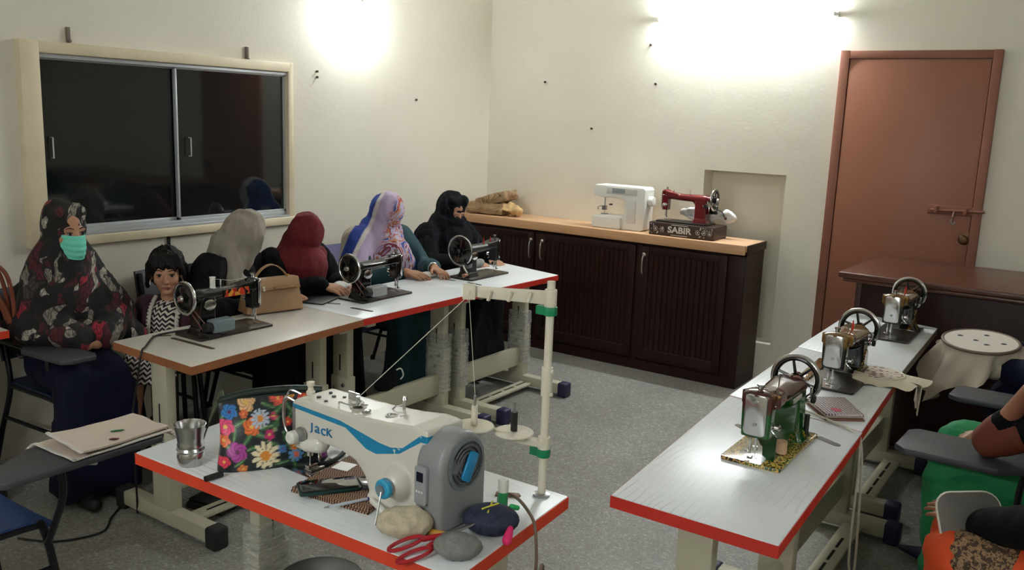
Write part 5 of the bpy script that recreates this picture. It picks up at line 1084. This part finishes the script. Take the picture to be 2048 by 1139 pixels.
c_ = MB().tube(bez([(-3.16, 2.245, TZ+.025), (-3.23, 2.19, TZ+.008), (-3.22, 2.12, TZ+.006), (-3.11, 2.01, TZ+.006), (-3.075, 1.968, TZ-.005), (-3.09, 1.955, TZ-.12), (-3.16, 1.97, .45), (-3.2, 2.0, .2), (-3.25, 2.03, .006), (-3.42, 2.12, .006), (-3.3, 1.95, .006), (-3.2, 1.84, .006), (-3.26, 1.69, .006), (-3.40, 1.61, .006)], 10), .0042, 8).build('power_cable', BCAB); tag(c_, 'thin black cable running from the brown edged table down along the floor', 'cable')
pd = thing('foot_pedal', 'black foot pedal on the floor under the brown edged table', 'pedal', (-3.06, 2.26, 0), .2)
MB().frus((0, 0, 0), (.20, .11), (0, 0, .035), (.18, .10)).build('base', BLK, pd, .01); MB().box(-.085, .085, -.045, .045, .036, .046).build('treadle', RUB, pd, .006)
bb = thing('black_bag', 'small black drawstring bag tied to the beam under the middle left table', 'bag', (-3.045, 3.35, .272))
MB().ell((0, 0, .045), (.022, .095, .05), None, 20).ell((0, .02, .08), (.018, .07, .03)).blob('pouch', BLKC, bb, .007, 4, .5, fold(.006)); MB().tube(bez([(0, .06, .09), (.01, .10, .10), (.012, .12, .06), (.01, .10, .04)], 6), .004, 6).build('drawstring', WHT, bb)
# bag on the table at the left edge
lb = thing('brown_bag', 'brown leather bag with long looped handles on the table at left edge', 'bag', (-3.95, 1.60, TZ))
BRL = mat('brown_leather', (120, 62, 40), .45, var=.1); MB().frus((0, 0, .004), (.14, .30), (0, 0, .22), (.09, .26)).build('body', BRL, lb, .02, 3)
for k, dx in enumerate((.04, .075)):
    MB().tube(bez([(dx, .10, .21), (dx+.06, .15, .29), (dx+.09, .205+.01*k, .24), (dx+.085, .235+.008*k, .12), (dx+.07, .245, .012), (dx+.06, .215, .10), (dx+.05, .165, .20), (dx, .08, .21)], 8), .0085, 8).build('handle', BRL, lb)
# --- cloth on the foreground chair
CLB = mat('beige_felt', (206, 190, 176), .9, var=.05, vs=10, bump=.2, bs=90)
cl = thing('folded_cloth', 'folded beige cloth with scalloped lace edge over the chair tablet', 'cloth', (-2.50, 1.45, .0))
def cz(p): # height over the tablet: flat on top, drooping past its edges
    e = max(0, abs(p.x+2.51)-.105); f_ = max(0, p.y-1.64); return .683-1.1*e*min(1, e*6+.25)-1.2*f_
q0 = [(-2.70, 1.31), (-2.41, 1.315), (-2.42, 1.665), (-2.80, 1.60)]
def clf(u, v):
    a, b_, c, d = (V(x, y, 0) for x, y in q0); p = (a*(1-u)+b_*u)*(1-v)+(d*(1-u)+c*u)*v; p.z = cz(p)+.003*noise.noise(V(u*4, v*4, 2)); return p
lay = MB().grid(clf, 24, 24, .005).build('lower_layer', CLB, cl, world=True, sharp=80)
q1 = [(-2.59, 1.335), (-2.40, 1.33), (-2.43, 1.655), (-2.66, 1.63)]
def clf2(u, v):
    a, b_, c, d = (V(x, y, 0) for x, y in q1); p = (a*(1-u)+b_*u)*(1-v)+(d*(1-u)+c*u)*v; p.z = cz(p)+.012+.022*(1-v)**4*(1-.5*u)+.003*noise.noise(V(u*4, v*4, 7)); return p
up = MB().grid(clf2, 20, 20, .006).build('upper_fold', CLB, cl, world=True, sharp=80)
sca = MB()
for f_, path in ((clf, [(t/40, 0) for t in range(41)]+[(1, t/40) for t in range(41)]+[(0, t/30) for t in range(31)]), (clf2, [(t/30, 0) for t in range(31)])):
    for u, v in path: sca.ell(f_(u, v)+V(0, 0, -.001), (.008, .008, .004), None, 8)
o = sca.build('lace_edge', LACE, cl, world=True); o['kind'] = 'stuff'
MB().ell(clf2(.62, .55)+V(0, 0, .003), (.006, .022, .002), Matrix.Rotation(-.5, 3, 'Z'), 12).build('green_leaf_stitch', mat('leaf_green', (20, 110, 60), .6), cl, world=True)
MB().ell(clf2(.86, .40)+V(0, 0, .003), (.008, .016, .002), Matrix.Rotation(-.7, 3, 'Z'), 12).build('maroon_stitch', mat('maroon_stitch', (84, 24, 32), .6), cl, world=True)
# --- right row
pw = thing('folded_pouch', 'folded dotted cloth pouch with brown trim on the right row', 'pouch', (-.715, 3.075, TZ), math.radians(-52))
N = NT('dotted_cloth'); v = N.map((1, 1, 1)); d_ = N.vor(95, N.map((1, 1, 0)), rnd=.1); N.col(N.mix(N.ramp(d_, [(.34, 1.), (.40, 0.)]), s2l((206, 198, 196)), s2l((96, 70, 84)))).set(.8); DOT = N.m
MB().prism([(-.095, -.07), (.10, -.075), (.105, .06), (-.09, .075)], 0, .007).build('lower_leaf', mat('trim_brown', (122, 82, 70), .7), pw, .002)
MB().frus((.0, -.002, .008), (.185, .13), (.0, .0, .016), (.18, .128)).build('lining', mat('cream_lining', (210, 196, 184), .8), pw, .002)
MB().prism([(-.092, -.068), (.098, -.073), (.103, .058), (-.088, .073)], .017, .024).build('upper_leaf', DOT, pw, .002)
MB().prism(circ(.018, 10, .055, -.02), .0235, .0255).build('pink_patch', mat('pink_applique', (196, 80, 100), .7), pw)
c_ = MB().tube(bez([(-.80, 3.0, TZ+.006), (-.70, 2.95, TZ+.006), (-.625, 2.905, TZ+.006), (-.588, 2.89, TZ-.02), (-.578, 2.89, TZ-.12), (-.58, 2.90, TZ-.3), (-.585, 2.95, TZ-.48), (-.575, 2.99, TZ-.52), (-.57, 2.96, TZ-.4), (-.572, 2.9, TZ-.1), (-.585, 2.895, TZ-.01)], 8), .004, 8).build('cream_rope', THR); tag(c_, 'cream cord hanging in a long loop over the nearest right table edge', 'cord')
hp_ = thing('embroidery_hoop', 'small embroidery hoop with maroon spotted cloth on the middle right table', 'embroidery hoop', (-.685, 3.605, TZ), math.radians(15))
CRM = mat('cream_muslin', (214, 204, 180), .85, var=.06, vs=14, bump=.25, bs=60)
N = NT('spotted_muslin'); d_ = N.vor(38, N.map((1, 1.8, 0)), rnd=.7); N.col(N.mix(N.ramp(d_, [(.36, 1.), (.42, 0.)]), s2l((214, 200, 184)), s2l((92, 22, 34)))).set(.85)
MB().lathe([(0, .028), (.088, .028), (.089, .026), (0, .024)], n=40).build('stretched_cloth', N.m, hp_)
MB().torus((0, 0, .024), .091, .0055, (0, 0, 1), 44, 8).build('hoop_ring', mat('cream_ring', (206, 190, 166), .5), hp_)
def skirtf(u, v):
    a = 2*math.pi*u; R_ = .092+.035*v*(1+.5*math.sin(a*5))+(.06*v*max(0, math.cos(a-.1))**3); z = .022*(1-v)+.004+.006*math.sin(a*9)*v; x, y = R_*math.cos(a), R_*math.sin(a)
    return (x, y, z)
MB().grid(skirtf, 60, 6).build('loose_cloth', CRM, hp_, sharp=80)
MB().grid(lambda u, v: (.105+.085*u-.10*max(0, u-.55), (v-.5)*(.10+.05*u)+.012*math.sin(v*14)*u, .018-.02*u*u*2-.25*max(0, u-.55)**1.5+.010*math.sin(v*11+u*4)*u), 18, 18, .002).build('fringed_tail', CRM, hp_, sharp=80)
mb_ = MB().box(-.022, .022, -.17, .17, 0, .012).build('gilt_strip', m_decal('gilt_strip', (90, 50, 30), (92, 52, 32), gs=90, amt=1.2), None, .002); mb_.location = (-.925, 3.56, TZ); mb_.rotation_euler.z = .04; tag(mb_, 'narrow gilt patterned wooden strip beside the middle right machine', 'wood strip')
bh = thing('embroidery_hoop', 'large embroidery hoop with white cloth draped below it beside the dark desk', 'embroidery hoop', (-.43, 4.41, .80), 0, None, (math.radians(7), math.radians(-2), .2))
MB().lathe([(0, .004), (.150, .004), (.151, .001), (0, 0)], n=44).build('stretched_cloth', mat('white_muslin', (216, 208, 196), .85), bh)
MB().torus((0, 0, 0), .155, .0075, (0, 0, 1), 48, 8).build('hoop_ring', mat('hoop_wood', (110, 88, 74), .5), bh)
for x, y in ((-.08, .05), (.03, .08), (.09, -.02), (.02, -.05), (-.02, .0)): MB().prism([(x-.012, y-.004), (x, y-.009), (x+.012, y-.003), (x+.004, y+.007), (x-.008, y+.006)], .004, .0055).build('stitched_motif', mat('motif_blue', (52, 52, 70), .7), bh)
def dr(u, v):
    a = 2*math.pi*u; R_ = .150+.05*v+.05*v*math.sin(a*3+1)+.035*v*math.sin(a*7)+.02*v*math.sin(a*13+v*4); k = max(0, math.cos(a-math.pi*1.05))**4
    return (R_*math.cos(a)-.05*v*k, R_*math.sin(a), -.004-.17*v*(.75+.35*math.sin(a*2+.6))-.10*v*v*k+.012*math.sin(a*8)*v)
MB().grid(dr, 72, 14).build('draped_cloth', mat('unbleached_cloth', (186, 172, 156), .9, var=.06, vs=10, bump=.2, bs=60), bh, sharp=80)
MB().ell((.2, -.02, -.06), (.16, .10, .05), None, 20).ell((.05, -.05, -.09), (.13, .10, .06)).blob('bundled_cloth', MATS['unbleached_cloth'], bh, .009, 4, .5, fold(.016, (14, 14, 14), 90))
# --- worktop things
N = NT('beige_blanket'); w_ = N.noise(6.5, 1, .4, dist=1.6); N.col(N.ramp(w_, [(.36, (158, 130, 98)), (.43, (166, 138, 104)), (.45, (96, 66, 46)), (.475, (160, 132, 98)), (.56, (150, 120, 88)), (.585, (94, 64, 44)), (.61, (164, 136, 102))])).set(.9); BLN = N.m
bn = thing('blanket_bundle', 'folded beige patterned blanket in the corner of the worktop', 'blanket', (-4.03, 5.655, WT), .12)
MB().ell((-.02, .0, .05), (.185, .13, .05), None, 24).box(-.19, .13, -.12, .12, .008, .045).box(-.18, .12, -.11, .12, .05, .09).blob('lower_fold', BLN, bn, .008, 6, .5, ridge(.010, (5, 5, 12), 1))
MB().ell((.03, .0, .125), (.16, .12, .042), Matrix.Rotation(-.3, 3, 'Y'), 24).cbox((.02, .0, .118), (.27, .21, .075), Matrix.Rotation(-.3, 4, 'Y')).blob('upper_fold', BLN, bn, .008, 9, .5, ridge(.010, (5, 5, 6), 3))
lump('small crumpled cream frill cloth beside the patterned blanket', 'cream_frill', 'cloth', (-3.83, 5.60, WT), (.09, .06, .028), mat('cream_frill', (206, 172, 122), .85), 5, .035, .007, (((-.05, .02, .05), (.05, .05, .035)),), 14)
lump('white plastic wrapped bundle tucked behind the red sewing machine', 'white_bundle', 'bundle', (-2.34, 5.735, WT+.089), (.17, .025, .05), mat('milky_plastic', (226, 224, 220), .35), 3, .028, .007, (((.17, .0, .05), (.06, .024, .045)),), 12)
